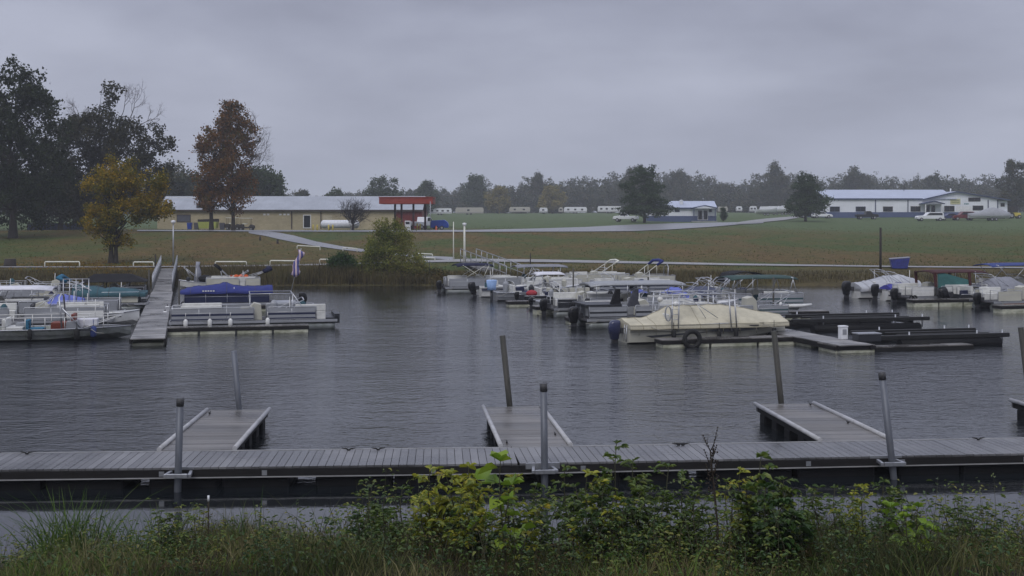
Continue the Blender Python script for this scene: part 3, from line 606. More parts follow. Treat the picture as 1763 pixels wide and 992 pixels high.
far = [(545, 440, 160, 13, L_FARY, 'yellow tree in front of the far wood, the left one of two'), (604, 445, 159, 15, L_FARY, 'yellow-green tree in front of the far wood, the right one of two'),
       (519, 470, 146, 14, L_FARG, 'tall domed green tree rising left of the two yellow trees'), (418, 330, 147, 25, L_FARG, 'wide green tree behind the red canopy and tan building'),
       (370, 300, 162, 16, L_FARG, 'low rounded dark tree behind the tan building, right of its middle'), (467, 400, 152, 11, L_FARG, 'slender green tree to the right of the red canopy'),
       (330, 340, 164, 10, L_FAR, 'small faded tree behind the middle of the tan building roof'), (696, 430, 137, 20, L_FAR, 'dense dark tree behind the tall pine'),
       (1112, 330, 131, 22, L_FAR, 'big dark domed tree at the right edge beyond the white building'), (742, 500, 142, 18, L_FAR, 'tall brown-green tree above the small blue and white house'),
       (848, 470, 137, 17, L_FAR, 'thin-topped grey tree left of the rounded pine'), (935, 480, 139, 18, L_FAR, 'grey-green tree above the left part of the white building roof'),
       (1022, 490, 145, 16, L_FAR, 'rounded tree above the ridge of the white building'), (588, 500, 146, 9, L_FAR, 'brown-topped narrow tree rising between the two yellow trees')]
for i, (u, y, vt, ru, lm, lab) in enumerate(far):
    b = onland(u, y); vb = V0 + (H - b.z) / y * F; hh = vb - vt; rg = random.Random(i)
    bl = [ub(u, vt + hh * 0.30, ru * 0.62, hh * 0.30, b, y), ub(u - ru * 0.45, vt + hh * 0.52, ru * 0.55, hh * 0.28, b, y), ub(u + ru * 0.45, vt + hh * 0.5, ru * 0.55, hh * 0.26, b, y), ub(u, vt + hh * 0.68, ru * 0.9, hh * 0.24, b, y), ub(u + rg.uniform(-.4, .4) * ru, vt + hh * 0.16, ru * 0.32, hh * 0.15, b, y)]
    make_tree(lab, b, hh * y / F, bl, lm, 80 + i, 0.62 * y / 450, 260, 34, 0.5 * y / 450, 0.3, group=FT, nlimb=24)
# --- brush and reeds on the far waterline
def blades(rng, pos, hgt, wid, bend=0.35, seg=3, fan=0.5):
    """curved tapering blades; pos (n,3), hgt (n,), wid (n,)"""
    n = len(pos); a = rng.uniform(0, 2 * np.pi, n); d = np.stack([np.cos(a), np.sin(a), np.zeros(n)], 1); b2 = rng.uniform(0, 2 * np.pi, n); side = np.stack([np.cos(b2), np.sin(b2), np.zeros(n)], 1)
    lean = rng.uniform(0, fan, n) * hgt; bd = rng.uniform(0, bend, n) * hgt; rows = []
    for i in range(seg + 1):
        q = i / seg; c = pos + d * (lean * q + bd * q ** 3)[:, None] + np.array([0, 0, 1.0]) * (hgt * (q - 0.35 * q ** 3 * bd / np.maximum(hgt, 1e-3)))[:, None]
        w = (wid * (1 - q) ** 0.6 * 0.5 + 0.0006)[:, None] * side; rows += [c - w, c + w]
    V = np.stack(rows, 1).reshape(-1, 3); base = np.arange(n)[:, None] * (2 * (seg + 1)); fs = []
    for i in range(seg): fs.append(base + np.array([[2 * i, 2 * i + 1, 2 * i + 3, 2 * i + 2]]))
    return V, np.stack(fs, 1).reshape(-1, 4)
REED = leafmat('brown_reeds', [(0.030, 0.026, 0.014), (0.070, 0.058, 0.026), (0.125, 0.10, 0.044), (0.085, 0.085, 0.034)], trans=0.1)
rng = np.random.default_rng(50); n = 46000
ru_ = rng.uniform(-140, 1260, n); dens = np.interp(ru_, [-140, 180, 205, 470, 500, 620, 700, 830, 850, 1260], [0.9, 0.9, 1, 1, 0.5, 0.6, 0.7, 0.5, 0.35, 0.35]); keep = rng.uniform(0, 1, n) < dens; ru_ = ru_[keep]; n = len(ru_)
ry_ = 86.0 + rng.uniform(0, 1, n) ** 1.3 * 6.5; rx_ = (ru_ - U0) / F * ry_
rz_ = np.array([far_h(x, y) for x, y in zip(rx_, ry_)]); hh = np.interp(ru_, [-140, 190, 210, 370, 480, 620, 700, 840, 1260], [0.5, 0.5, 1.25, 1.35, 0.7, 0.75, 0.9, 0.5, 0.45]) * rng.uniform(0.5, 1.15, n) * np.interp(ry_, [86, 93], [1.0, 0.55])
v, f = blades(rng, np.stack([rx_, ry_, rz_ - 0.05], 1), hh, rng.uniform(0.03, 0.07, n), 0.25, 2, 0.25)
tag(npobj('reeds', v, f, REED), 'brown reeds and dead grass along the far waterline', 'reeds', kind='stuff')
L_LIT = leafmat('yellow_leaf_litter', [(0.10, 0.075, 0.02), (0.22, 0.15, 0.025), (0.13, 0.07, 0.02), (0.30, 0.20, 0.03)])
n = 1500; uu = rng.normal(105, 45, n); yy = rng.normal(97, 4, n).clip(91, 108); pts = [(0, 0, 0)] * n
pts = np.array([(lambda x, y: (x, y, far_h(x, y) + 0.03))((a - U0) / F * c, c) for a, c in zip(uu, yy)])
v, f = quad_leaves(rng, pts, 0.16, 2, (0.2, 0.2, 0.02), up=2); tag(npobj('fallen_leaves', v, f, L_LIT), 'fallen yellow leaves under the yellow tree on the bank', 'leaves', kind='stuff')

rng = np.random.default_rng(91); n = 22000; Y = 97 + 110 * rng.uniform(0, 1, n) ** 1.7; U = rng.uniform(-60, 1180, n); X = (U - U0) / F * Y; k = (np.sin(X * .35) * np.sin(Y * .21 + X * .1) + rng.uniform(-1, 1, n)) > -.3; X, Y = X[k], Y[k]; Z = np.array([far_h(a, b) for a, b in zip(X, Y)])
v, f = blades(rng, np.stack([X, Y, Z], 1), rng.uniform(.05, .15, len(X)), rng.uniform(.05, .12, len(X)), .4, 1, .6)
tag(npobj('slope_grass', v, f, leafmat('slope_grass_tufts', [(.048, .056, .016), (.062, .074, .020), (.078, .086, .025), (.09, .088, .03)], trans=.1)), 'rough autumn grass on the far slope', 'grass', kind='stuff')

# ================================================================ buildings
def sidingmat(name, col, pitch=0.3, rough=0.5, axis=0, depth=0.02, var=0.08):
    m = mat(name, col, rough, var=var, vs=0.4); nt = m.node_tree; b = nt.nodes['Principled BSDF']
    t = nd(nt, 'ShaderNodeTexCoord'); w = nd(nt, 'ShaderNodeTexWave'); w.bands_direction = 'XYZ'[axis]; w.inputs['Scale'].default_value = 1 / pitch / 3.18; nt.links.new(t.outputs['Object'], w.inputs[0])
    bp = nd(nt, 'ShaderNodeBump'); bp.inputs['Distance'].default_value = depth; bp.inputs['Strength'].default_value = 0.8; nt.links.new(w.outputs[1], bp.inputs['Height']); nt.links.new(bp.outputs[0], b.inputs['Normal']); return m
def brickmat(name, c1, c2, cm, sc=1.0):
    m = bpy.data.materials.new(name); m.use_nodes = True; nt = m.node_tree; b = nt.nodes['Principled BSDF']; MATS[name] = m
    t = nd(nt, 'ShaderNodeTexCoord'); mp = nd(nt, 'ShaderNodeMapping'); nt.links.new(t.outputs['Object'], mp.inputs[0]); mp.inputs['Rotation'].default_value = (R(90), 0, 0)
    k = nd(nt, 'ShaderNodeTexBrick'); k.inputs['Scale'].default_value = sc; k.inputs['Brick Width'].default_value = 0.4; k.inputs['Row Height'].default_value = 0.2; k.inputs['Mortar Size'].default_value = 0.012
    for i, c in (('Color1', c1), ('Color2', c2), ('Mortar', cm)): k.inputs[i].default_value = c + (1,)
    nt.links.new(mp.outputs[0], k.inputs[0])
    n = nd(nt, 'ShaderNodeTexNoise', i_Scale=0.35, i_Detail=6.0); nt.links.new(t.outputs['Object'], n.inputs[0])
    c = mixc(nt, 1.0, k.outputs[0], ramp(nt, n.outputs[0], [(0.3, 0.78), (0.7, 1.1)]), 'MULTIPLY'); nt.links.new(c, b.inputs['Base Color']); b.inputs['Roughness'].default_value = 0.75; return m
TANB = brickmat('tan_block', (0.40, 0.34, 0.21), (0.46, 0.39, 0.25), (0.33, 0.29, 0.19))
REDB = sidingmat('dark_red_siding', (0.16, 0.030, 0.028), 0.4)
ROOFM = sidingmat('pale_metal_roof', (0.32, 0.34, 0.375), 0.6, 0.5, var=0.15)
ROOFB = sidingmat('blue_grey_metal_roof', (0.40, 0.44, 0.54), 0.6, 0.38)
WHITEM = sidingmat('white_metal_siding', (0.74, 0.76, 0.80), 0.4, 0.45)
BLUEM = sidingmat('slate_blue_metal_siding', (0.075, 0.10, 0.19), 0.4, 0.45)
TRIMB = mat('blue_trim', (0.045, 0.06, 0.12), 0.45)
TRIMW = mat('white_trim', (0.70, 0.70, 0.70), 0.5)
GLASS = mat('dark_window_glass', (0.012, 0.014, 0.018), 0.08, var=0.1)
GLASSG = mat('grey_window_shade', (0.10, 0.105, 0.13), 0.2)
BROWN = mat('brown_trim', (0.06, 0.045, 0.035), 0.6)
YELP = mat('yellow_paint', (0.55, 0.45, 0.09), 0.5); REDP = mat('red_paint', (0.24, 0.034, 0.022), 0.5, var=0.2, vs=1.0); ORANGE = mat('orange_plastic', (0.75, 0.16, 0.05), 0.5)
BLUEP = mat('royal_blue_paint', (0.02, 0.06, 0.33), 0.35, var=0.2); WHITEP = mat('white_paint', (0.72, 0.73, 0.75), 0.35, var=0.06)
CREAMP = mat('cream_white_pipe', (0.66, 0.66, 0.58), 0.45); DKPOST = mat('dark_wood_post', (0.035, 0.03, 0.027), 0.8)
TYRE = mat('tyre_rubber', (0.015, 0.015, 0.015), 0.75); CHROME = mat('wheel_metal', (0.45, 0.45, 0.46), 0.35, 0.7)
class Fr:
    """a frame on the land: photograph pixels to local metres, x right, y away, z up"""
    def __init__(s, u0, y, vb=None):
        s.b = onland(u0, y); s.s = y / F; s.u0 = u0; s.y = y; s.vb = V0 + (H - s.b.z) / s.s if vb is None else vb
    def x(s, u): return (u - s.u0) * s.s
    def z(s, v): return (s.vb - v) * s.s
def panel(m, f, u0, u1, v0, v1, y0, y1): m.b2(f.x(u0), f.x(u1), y0, y1, f.z(v1), f.z(v0)); return m
def win(f, par, u0, u1, v0, v1, y, gm=None, fm=None, name='window', mull=0, w=0.09):
    fr = MB(); a, b, c, d = f.x(u0), f.x(u1), f.z(v1), f.z(v0)
    for q in ((a - w, b + w, c - w, c), (a - w, b + w, d, d + w), (a - w, a, c, d), (b, b + w, c, d)): fr.b2(q[0], q[1], y - 0.07, y + 0.01, q[2], q[3])
    for k in range(mull): xx = a + (b - a) * (k + 1) / (mull + 1); fr.b2(xx - 0.04, xx + 0.04, y - 0.065, y - 0.005, c, d)
    o = fr.build(name, fm or TRIMW, par)
    p = MB(); p.b2(a, b, y - 0.03, y - 0.004, c, d); p.build('pane', gm or GLASS, o); return o
# --- long tan building
f = Fr(172, 183, 207.2); t = thing('long_building', 'long low tan block building with a pale metal roof and dark red right end', 'building', (f.b.x, 183, f.b.z))
D = 11.0
m = MB(); panel(m, f, 172, 431, 187.2, 209, 0, D); m.build('wall', TANB, t)
m = MB(); panel(m, f, 431, 461.5, 187.2, 209, 0.002, D); m.build('end_wall', REDB, t, label='dark red sided end of the tan building')
def gable_roof(m, x0, x1, ze, zr, y0, y1, th=0.12, over=0.4):
    ym = (y0 + y1) / 2; k = (zr - ze) / (ym - y0)
    pr = [(y0 - over, ze - k * over), (ym, zr), (y1 + over, ze - k * over), (y1 + over, ze - k * over + th), (ym, zr + th), (y0 - over, ze - k * over + th)]
    m.prism(pr, x0, x1, 'x'); return m
m = MB(); gable_roof(m, f.x(170), f.x(462.5), f.z(186.8), f.z(173.6) + 0.3, 0, D); m.build('roof', ROOFM, t)
m = MB(); panel(m, f, 170, 462.5, 186.2, 187.6, -0.46, -0.41); m.build('gutter', BROWN, t)
m = MB(); panel(m, f, 172, 211, 171.6, 173.4, D / 2 - 0.6, D / 2 + 0.6); m.build('ridge_cap', TRIMW, t)
win(f, t, 194, 208, 192, 199, 0, GLASSG, BROWN)
win(f, t, 332.4, 339.4, 192.5, 205.6, 0, GLASS, TRIMW, 'door', w=0.12)
for u in (288, 292, 305.5, 310, 314): m = MB(); panel(m, f, u, u + 2.6, 190.4, 192.2, -0.03, 0.0); m.build('wall_sign', TRIMW, t)
for u in (318.5, 350.5, 383): m = MB(); panel(m, f, u, u + 1.1, 188, 207, -0.12, -0.0); m.build('downpipe', BROWN, t)
m = MB(); panel(m, f, 353, 363, 192.5, 206.8, -0.04, 0); m.build('garage_door', mat('pale_tan_door', (0.46, 0.41, 0.30), 0.6), t)
m = MB(); m.box((f.x(220), 1.3, f.z(182)), (1.8, 1.4, 0.7)); m.build('roof_vent', mat('dark_vent', (0.05, 0.05, 0.06), 0.5), t)
def small(name, lab, cat, u, y, group=None, rz=0, vb=None):
    b = onland(u, y); return thing(name, lab, cat, b, rz, group), y / F
# gas tank
t, s = small('gas_tank', 'long white gas tank lying on saddles before the tan building', 'tank', 372, 174)
m = MB(); pr = []
for i in range(9): q = i / 8 * math.pi / 2; pr.append((-2.85 + 0.55 * (1 - math.sin(q)) - 0.0, 0.6 * math.sin(q) if i else 0.02))
prof = [(-2.85 + 0.5 * (1 - math.cos(k * math.pi / 12)), 0.6 * math.sin(k * math.pi / 12) + 0.01) for k in range(7)] + [(2.85 - 0.5 * (1 - math.cos(k * math.pi / 12)), 0.6 * math.sin(k * math.pi / 12) + 0.01) for k in range(6, -1, -1)]
m.tube([(p[0], 0, 0.95) for p in prof], [p[1] for p in prof], 20); m.build('vessel', mat('tank_white', (0.66, 0.68, 0.71), 0.3), t)
for x in (-1.7, 1.7): m = MB(); m.prism([(-0.5, 0), (0.5, 0), (0.62, 0.75), (-0.62, 0.75)], x - 0.15, x + 0.15, 'x'); m.build('saddle', mat('concrete_grey', (0.3, 0.3, 0.29), 0.8), t)
for u, lab in ((342.5, 'yellow bollard furthest left, by the tan building door'), (347, 'yellow bollard just left of the white gas tank'), (359.5, 'yellow bollard in front of the white gas tank, the left one'), (364, 'yellow bollard in front of the white gas tank, the right one'), (456.5, 'yellow bollard under the red canopy, the left one'), (459.5, 'yellow bollard under the red canopy, the right one')):
    t, s = small('bollard', lab, 'bollard', u, 170, 'yellow bollards by the tan building')
    m = MB(); m.tube([(0, 0, -0.1), (0, 0, 0.85), (0, 0, 0.93)], [0.12, 0.12, 0.06], 8); m.build('post', YELP, t)
# red canopy
f = Fr(445, 168); t = thing('fuel_canopy', 'red flat fuel canopy standing on dark red columns', 'canopy', (f.b.x, 168, f.b.z))
zb, zt = f.z(178.2), f.z(171.2); m = MB(); m.b2(f.x(416.5), f.x(474.5), -2.2, 3.4, zb, zt); m.build('roof', REDP, t, bev=0.03)
m = MB(); m.b2(f.x(415.9), f.x(475.1), -2.3, 3.5, zt, zt + 0.08); m.build('roof_edge', mat('bright_red_edge', (0.32, 0.05, 0.03), 0.5), t)
for x, y in ((f.x(439.2), 0), (f.x(452.2), 0), (f.x(463.5), 2.8), (f.x(430), 2.8)): m = MB(); m.b2(x - 0.14, x + 0.14, y - 0.14, y + 0.14, -0.1, zb); m.build('column', mat('dark_maroon', (0.05, 0.014, 0.016), 0.5), t)
t, s = small('fuel_pump', 'small white fuel pump under the red canopy', 'pump', 446, 167.5)
m = MB(); m.b2(-0.4, 0.4, -0.25, 0.25, 0, 1.35); m.build('cabinet', WHITEP, t, bev=0.04); m = MB(); m.b2(-0.28, 0.28, -0.28, -0.25, 0.85, 1.2); m.build('display', GLASS, t)
m = MB(); m.tube([(0.42, 0, 1.1), (0.6, -0.05, 0.7), (0.44, -0.05, 0.4)], 0.025, 6); m.build('hose', TYRE, t)
t, s = small('sign_post', 'thin white post at the right side of the red canopy', 'post', 470.6, 164); m = MB(); m.tube([(0, 0, -.1), (0, 0, 4.0)], 0.05, 6); m.build('post', GALV, t)
# white truck and blue trailer
def wheel(par, x, y, r, w=0.2, rim=True):
    m = MB(); m.tube([(x, y - w / 2, r), (x, y + w / 2, r)], r, 16); o = m.build('wheel', TYRE, par)
    if rim: m = MB(); m.tube([(x, y - w / 2 - 0.01, r), (x, y + w / 2 + 0.01, r)], r * 0.55, 12); m.build('rim', CHROME, o)
    return o
def car(label, cat, u, y, L, kind, col, rz=0.0, name='parked_car', group='vehicles parked on the far side'):
    b = onland(u, y); t = thing(name, label, cat, b, rz, group); W = 1.8; hh = L / 2
    if kind == 'suv': prof = [(-hh, .45), (-hh, 1.0), (-hh + .12, 1.75), (-hh + .4, 1.86), (0.05 * L, 1.86), (0.19 * L, 1.18), (hh - .25, 1.08), (hh, .85), (hh, .45)]; gl = [(-hh + .35, 1.22), (-hh + .42, 1.72), (0.04 * L, 1.72), (0.15 * L, 1.22)]
    elif kind == 'pickup': prof = [(-hh, .5), (-hh, 1.12), (-0.08 * L, 1.12), (-0.05 * L, 1.8), (0.14 * L, 1.8), (0.23 * L, 1.2), (hh - .15, 1.1), (hh, .85), (hh, .5)]; gl = [(-0.04 * L, 1.2), (-0.02 * L, 1.7), (0.13 * L, 1.7), (0.20 * L, 1.2)]
    else: prof = [(-hh, .4), (-hh, .95), (-hh + .5, 1.02), (-0.24 * L, 1.42), (0.06 * L, 1.44), (0.22 * L, 1.0), (hh - .2, .85), (hh, .65), (hh, .35)]; gl = [(-0.27 * L, 1.02), (-0.2 * L, 1.34), (0.05 * L, 1.36), (0.18 * L, 1.02)]
    m = MB(); m.prism(prof, -W / 2, W / 2); m.build('body', col, t, bev=0.07)
    for s in (-1, 1): m = MB(); m.prism(gl, s * (W / 2 + 0.004), s * (W / 2 + 0.012)); m.build('side_window', GLASS, t)
    for x in (-hh + .85, hh - .9):
        for s in (-1, 1): wheel(t, x, s * (W / 2 - 0.1), 0.36, 0.24)
    for s in (-1, 1): m = MB(); m.box((hh - 0.0, s * 0.65, 0.8 if kind != 'car' else .62), (0.06, 0.3, 0.15)); m.build('headlight', GALV, t)
    m = MB(); m.box((hh + 0.02, 0, .5), (0.12, W * .95, .16)); m.build('bumper', CHROME, t)
    return t
car('white pickup truck half hidden beside the red canopy', 'truck', 463, 176, 5.2, 'pickup', WHITEP, R(60), 'pickup_truck')
t, s = small('covered_trailer', 'royal blue rounded trailer right of the red canopy', 'trailer', 481, 171)
m = MB(); m.loft([[(x, -1.0 * k, z) for x, z in ((-1.3, .3), (-1.35, .9), (-1.15, 1.35), (0.7, 1.45), (1.15, 1.1), (1.3, .7), (1.3, .3))] for k in (-1, -0.85, 0.85, 1)], closed=True, caps=True, smooth=False); m.build('body', BLUEP, t, bev=0.08)
wheel(t, -0.4, -1.02, 0.3); wheel(t, 0.35, -1.02, 0.3); m = MB(); m.tube([(1.2, 0, .4), (2.1, 0, .4)], .05, 6); m.build('tow_bar', DKPOST, t)
t, s = small('traffic_cone', 'small orange cone in front of the royal blue trailer', 'cone', 477, 168); m = MB(); m.tube([(0, 0, 0.03), (0, 0, .62)], [.17, .03], 12); m.build('cone', ORANGE, t); m = MB(); m.b2(-.22, .22, -.22, .22, 0, .035); m.build('base', ORANGE, t)
# things in front of the left part of the tan building
def cart(label, u, y):
    t, s = small('golf_cart', label, 'golf cart', u, y, 'golf carts before the tan building')
    m = MB(); m.prism([(-1.15, .3), (-1.15, .85), (-.5, .95), (-.45, .55), (.3, .5), (.65, .9), (1.1, .7), (1.15, .3)], -.55, .55); m.build('body', DKPOST, t, bev=.04)
    m = MB(); m.b2(-1.0, .75, -.58, .58, 1.78, 1.85); m.build('roof', CREAMP, t, bev=.03)
    for x, s_ in ((-.9, -1), (-.9, 1), (.62, -1), (.62, 1)): m = MB(); m.tube([(x, s_ * .5, .6), (x * .95, s_ * .5, 1.8)], .025, 5); m.build('roof_post', DKPOST, t)
    m = MB(); m.box((-.3, 0, .98), (.5, 1.0, .14)); m.build('seat', CREAMP, t)
    for x in (-.75, .75): wheel(t, x, -.52, .22, .16); wheel(t, x, .52, .22, .16)
cart('golf cart with a pale roof, right of the two rust tree trunks', 270, 177); cart('golf cart with a pale roof, behind the right rust tree trunk', 255, 179)
t, s = small('skip', 'yellow-green waste skip with a dark lid behind the left rust tree trunk', 'skip', 228, 178)
m = MB(); m.prism([(-1.25, .15), (-1.4, 1.15), (1.4, 1.15), (1.25, .15)], -.8, .8); m.build('body', mat('yellow_green_paint', (.36, .40, .09), .5), t, bev=.03); m = MB(); m.prism([(-1.42, 1.16), (-1.38, 1.5), (1.38, 1.6), (1.42, 1.16)], -.82, .82); m.build('lid', DKPOST, t)
for i, (u, c, lab) in enumerate([(207.5, BLUEP, 'blue waste bin left of the yellow-green skip'), (215, mat('grey_bin', (.09, .09, .11), .5), 'tall grey waste bin beside the yellow-green skip'), (243, MATS['grey_bin'] if 'grey_bin' in MATS else DKPOST, 'grey waste bin between the two rust tree trunks')]):
    t, s = small('waste_bin', lab, 'bin', u, 178.5); m = MB(); m.prism([(-.28, 0), (-.36, .95), (.36, .95), (.28, 0)], -.32, .32); m.build('body', c, t, bev=.03); m = MB(); m.prism([(-.38, .96), (-.36, 1.04), (.36, 1.04), (.38, .96)], -.35, .35); m.build('lid', c, t)
f = Fr(30, 176); t = thing('board_fence', 'low dark blue board fence behind the big dark trees', 'fence', (f.b.x, 176, f.b.z))
m = MB(); [m.b2(x, x + 0.17, -.02, .02, .05, 1.05) for x in np.arange(0, f.x(92), 0.19)]; m.build('boards', mat('dark_blue_boards', (.04, .05, .12), .6), t)
for k in range(5): m = MB(); x = f.x(92) * k / 4; m.b2(x - .06, x + .06, .03, .13, -.1, 1.15); m.build('post', DKPOST, t)
# --- small blue and white house
f = Fr(731, 240); t = thing('small_house', 'small white house with blue wainscot, metal roof and front porch', 'house', (f.b.x, 240, f.b.z)); D = 7.0
vb = f.vb; m = MB(); m.b2(f.x(709), f.x(783.5), 0, D, f.z(191.2), f.z(183)); m.build('wall', WHITEM, t)
m = MB(); m.b2(f.x(709) - .01, f.x(783.5) + .01, -.02, D + .01, -0.3, f.z(191.2)); m.build('wainscot', BLUEM, t)
m = MB(); gable_roof(m, f.x(708), f.x(784.5), f.z(182.8), f.z(176.3) + .2, 0, D); m.build('roof', ROOFB, t)
m = MB(); m.b2(f.x(708), f.x(784.5), -.44, -.40, f.z(183.4), f.z(182)); m.build('gutter', TRIMB, t)
m = MB(); m.b2(f.x(745), f.x(748.4), 1.6, 2.3, f.z(178.5), f.z(174.4)); m.prism([(f.x(744.4), f.z(174.4)), (f.x(746.7), f.z(173.2)), (f.x(749), f.z(174.4))], 1.5, 2.4); m.build('chimney', WHITEP, t)
m = MB(); m.prism([(f.x(755.5), f.z(183.0)), (f.x(769.5), f.z(180.2)), (f.x(783.5), f.z(183.0)), (f.x(783.5), f.z(182.2)), (f.x(769.5), f.z(179.4)), (f.x(755.5), f.z(182.2))], -2.0, -.1); m.build('porch_roof', TRIMB, t)
m = MB(); m.prism([(f.x(756.5), f.z(183.1)), (f.x(769.5), f.z(180.5)), (f.x(782.5), f.z(183.1))], -1.9, -1.8); m.build('porch_gable', WHITEM, t)
for u in (757, 780.2): m = MB(); m.b2(f.x(u), f.x(u) + .16, -1.9, -1.75, -.1, f.z(183.1)); m.build('porch_post', TRIMB, t)
for u in (763.6, 769.6): win(f, t, u, u + 4.2, 185.2, 195.2, -.02, GLASS, TRIMW, 'door', w=.08)
win(f, t, 738.5, 742.8, 184.3, 186.4, 0, GLASS, TRIMB); win(f, t, 776, 778, 184.4, 186.5, 0, GLASS, TRIMB)
m = MB(); m.b2(f.x(756), f.x(783), -2.1, -.03, -.1, .14); m.build('porch_floor', mat('concrete_grey', (0.3, 0.3, 0.29), 0.8), t)
# --- long white metal building
f = Fr(905, 272); t = thing('metal_building', 'long white metal building with slate blue base and a gabled front', 'building', (f.b.x, 272, f.b.z)); D = 17.0
m = MB(); m.b2(f.x(903), f.x(1009.5), 0, D, f.z(187), f.z(172.8)); m.build('wall', WHITEM, t)
m = MB(); m.b2(f.x(903), f.x(1103), -.025, D, -.4, f.z(187)); m.build('base_band', BLUEM, t)
m = MB(); gable_roof(m, f.x(902), f.x(1046), f.z(172.6), f.z(164.2) + .45, 0, D, over=.3); m.build('roof', ROOFB, t)
m = MB(); m.b2(f.x(902), f.x(1009), -.36, -.31, f.z(173.4), f.z(171.9)); m.build('gutter', TRIMB, t)
g = [(f.x(1009.6), f.z(187)), (f.x(1009.6), f.z(173)), (f.x(1045.5), f.z(165.2)), (f.x(1091), f.z(173.2)), (f.x(1091), f.z(187))]
m = MB(); m.prism(g, -.015, D - .5); m.build('gable_wall', WHITEM, t)
rk = [(1008.5, 173.8), (1045.5, 165.4), (1104.5, 174.6), (1104.5, 173.4), (1045.5, 164.2), (1008.5, 172.6)]
m = MB(); m.prism([(f.x(a), f.z(b_)) for a, b_ in rk], -.6, D); m.build('gable_roof', ROOFB, t)
m = MB(); m.prism([(f.x(a), f.z(b_)) for a, b_ in rk], -.66, -.605); m.build('gable_trim', TRIMB, t)
m = MB(); m.b2(f.x(1091.2), f.x(1103), .6, D - .6, f.z(187), f.z(175)); m.build('side_room', WHITEM, t)
for u in (957, 992.5, 1080.2, 1090.6): m = MB(); panel(m, f, u, u + 1.0, 173.6, 187, -.1, -.02); m.build('downpipe', TRIMB, t)
for u0, u1, v0, v1 in ((908, 918, 181.3, 186.2), (936.3, 946.3, 181.3, 186), (966.2, 976, 181.3, 186), (996.3, 1006.2, 181, 186), (1033.2, 1043.4, 180.6, 186), (1064.2, 1075, 180.3, 184.6), (1059.5, 1071.8, 171.6, 174.9), (1096, 1099.5, 177.5, 180.5)): win(f, t, u0, u1, v0, v1, -.02 if u0 < 1091 else .6, GLASS, BROWN if u0 > 960 else TRIMB, mull=1)
m = MB(); panel(m, f, 1045.5, 1062.5, 180.6, 185.8, -.06, -.02); m.build('banner', TRIMW, t)
so_ = MB(); panel(so_, f, 1039.3, 1050.3, 172.4, 178.4, -.1, -.02); sg = so_.build('sign_board', mat('pale_yellow_sign', (.52, .50, .30), .5), t)
m = MB(); [panel(m, f, 1040.4, 1049.2, v, v + .7, -.11, -.102) for v in (174.2, 176.0)]; m.build('sign_lines', mat('olive_lettering', (.20, .22, .10), .5), sg)
m = MB(); [panel(m, f, a, a + 1.2, 177.2, 178.6, -.05, -.02) for a in (1054.6, 1056.3, 1058)]; m.build('small_sign', mat('teal_lettering', (.10, .24, .26), .5), t)
m = MB(); m.prism([(f.x(1005), f.z(178.6)), (f.x(1018), f.z(175.6)), (f.x(1029.5), f.z(178.4)), (f.x(1029.5), f.z(177.5)), (f.x(1018), f.z(174.6)), (f.x(1005), f.z(177.6))], -2.4, -.03); m.build('porch_roof', TRIMB, t)
m = MB(); m.prism([(f.x(1006.5), f.z(178.6)), (f.x(1018), f.z(175.7)), (f.x(1028), f.z(178.5))], -2.3, -2.2); m.build('porch_gable', GALV, t)
for u in (1008.2, 1025.8): m = MB(); m.b2(f.x(u), f.x(u) + .2, -2.3, -2.1, -.2, f.z(178.6)); m.build('porch_post', TRIMW, t)
for u in (1012.6, 1018.4): win(f, t, u, u + 4.2, 179.6, 188.6, -.03, GLASS, TRIMW, 'door')
m = MB(); m.tube([(f.x(1048.5), 5, f.z(167)), (f.x(1048.5), 5, f.z(160.6))], .16, 8); m.build('chimney', WHITEP, t)
m = MB(); m.tube([(f.x(1000.5), D / 2 - 1, f.z(165)), (f.x(1000.5), D / 2 - 1, f.z(152))], .07, 6); m.build('antenna_mast', DKPOST, t)
# --- vehicles on the far side
car('long white SUV parked before the gabled front of the metal building', 'car', 1016.5, 252, 5.7, 'suv', WHITEP, math.pi)
car('dark blue car between the white SUV and the maroon car', 'car', 1038, 254, 4.4, 'car', mat('dark_blue_car', (.03, .04, .11), .25), math.pi)
car('maroon car left of the covered boat on its trailer', 'car', 1053, 253, 4.6, 'suv', mat('maroon_car', (.13, .02, .022), .25), math.pi)
car('black pickup truck parked before the slate blue base band', 'truck', 948, 262, 4.8, 'pickup', mat('black_car', (.012, .012, .014), .2), 0, 'pickup_truck')
car('white car partly behind the rounded pine', 'car', 899, 266, 4.4, 'car', WHITEP); car('dark car right behind the trunk of the rounded pine', 'car', 884, 268, 4.3, 'car', MATS['black_car'])
car('white pickup truck parked left of the tall pine', 'truck', 684.5, 236, 4.9, 'pickup', WHITEP, R(160), 'pickup_truck')
t, s = small('trailered_boat', 'boat under a grey cover on a trailer beside the maroon car', 'boat', 1081, 251)
rings = []
for i in range(9):
    q = i / 8; x = -4.3 + 8.6 * q; w = 1.2 * math.sin(math.pi * min(1, 0.25 + 0.75 * (1 - abs(q - .45) * 1.25))) ; w = max(.15, 1.2 * (1 - max(0, (0.35 - q)) ** 2 * 6 - max(0, q - .9))); top = 1.5 + 1.35 * math.exp(-((q - .6) / .33) ** 2)
    rings.append([(x, -w, 1.0), (x, -w * 1.0, 1.5), (x, -w * .5, top - .1), (x, 0, top), (x, w * .5, top - .1), (x, w, 1.5), (x, w, 1.0)])
m = MB(); m.loft(rings, caps=True); m.build('cover', mat('grey_boat_cover', (.30, .31, .33), .7), t)
m = MB(); m.loft([[(x, -w, 1.15), (x, -w * .8, .65), (x, 0, .45), (x, w * .8, .65), (x, w, 1.15)] for x, w in ((-4.3, .2), (-3.2, .8), (-1.5, 1.1), (1, 1.15), (4.2, 1.1))], caps=True); m.build('hull', WHITEP, t)
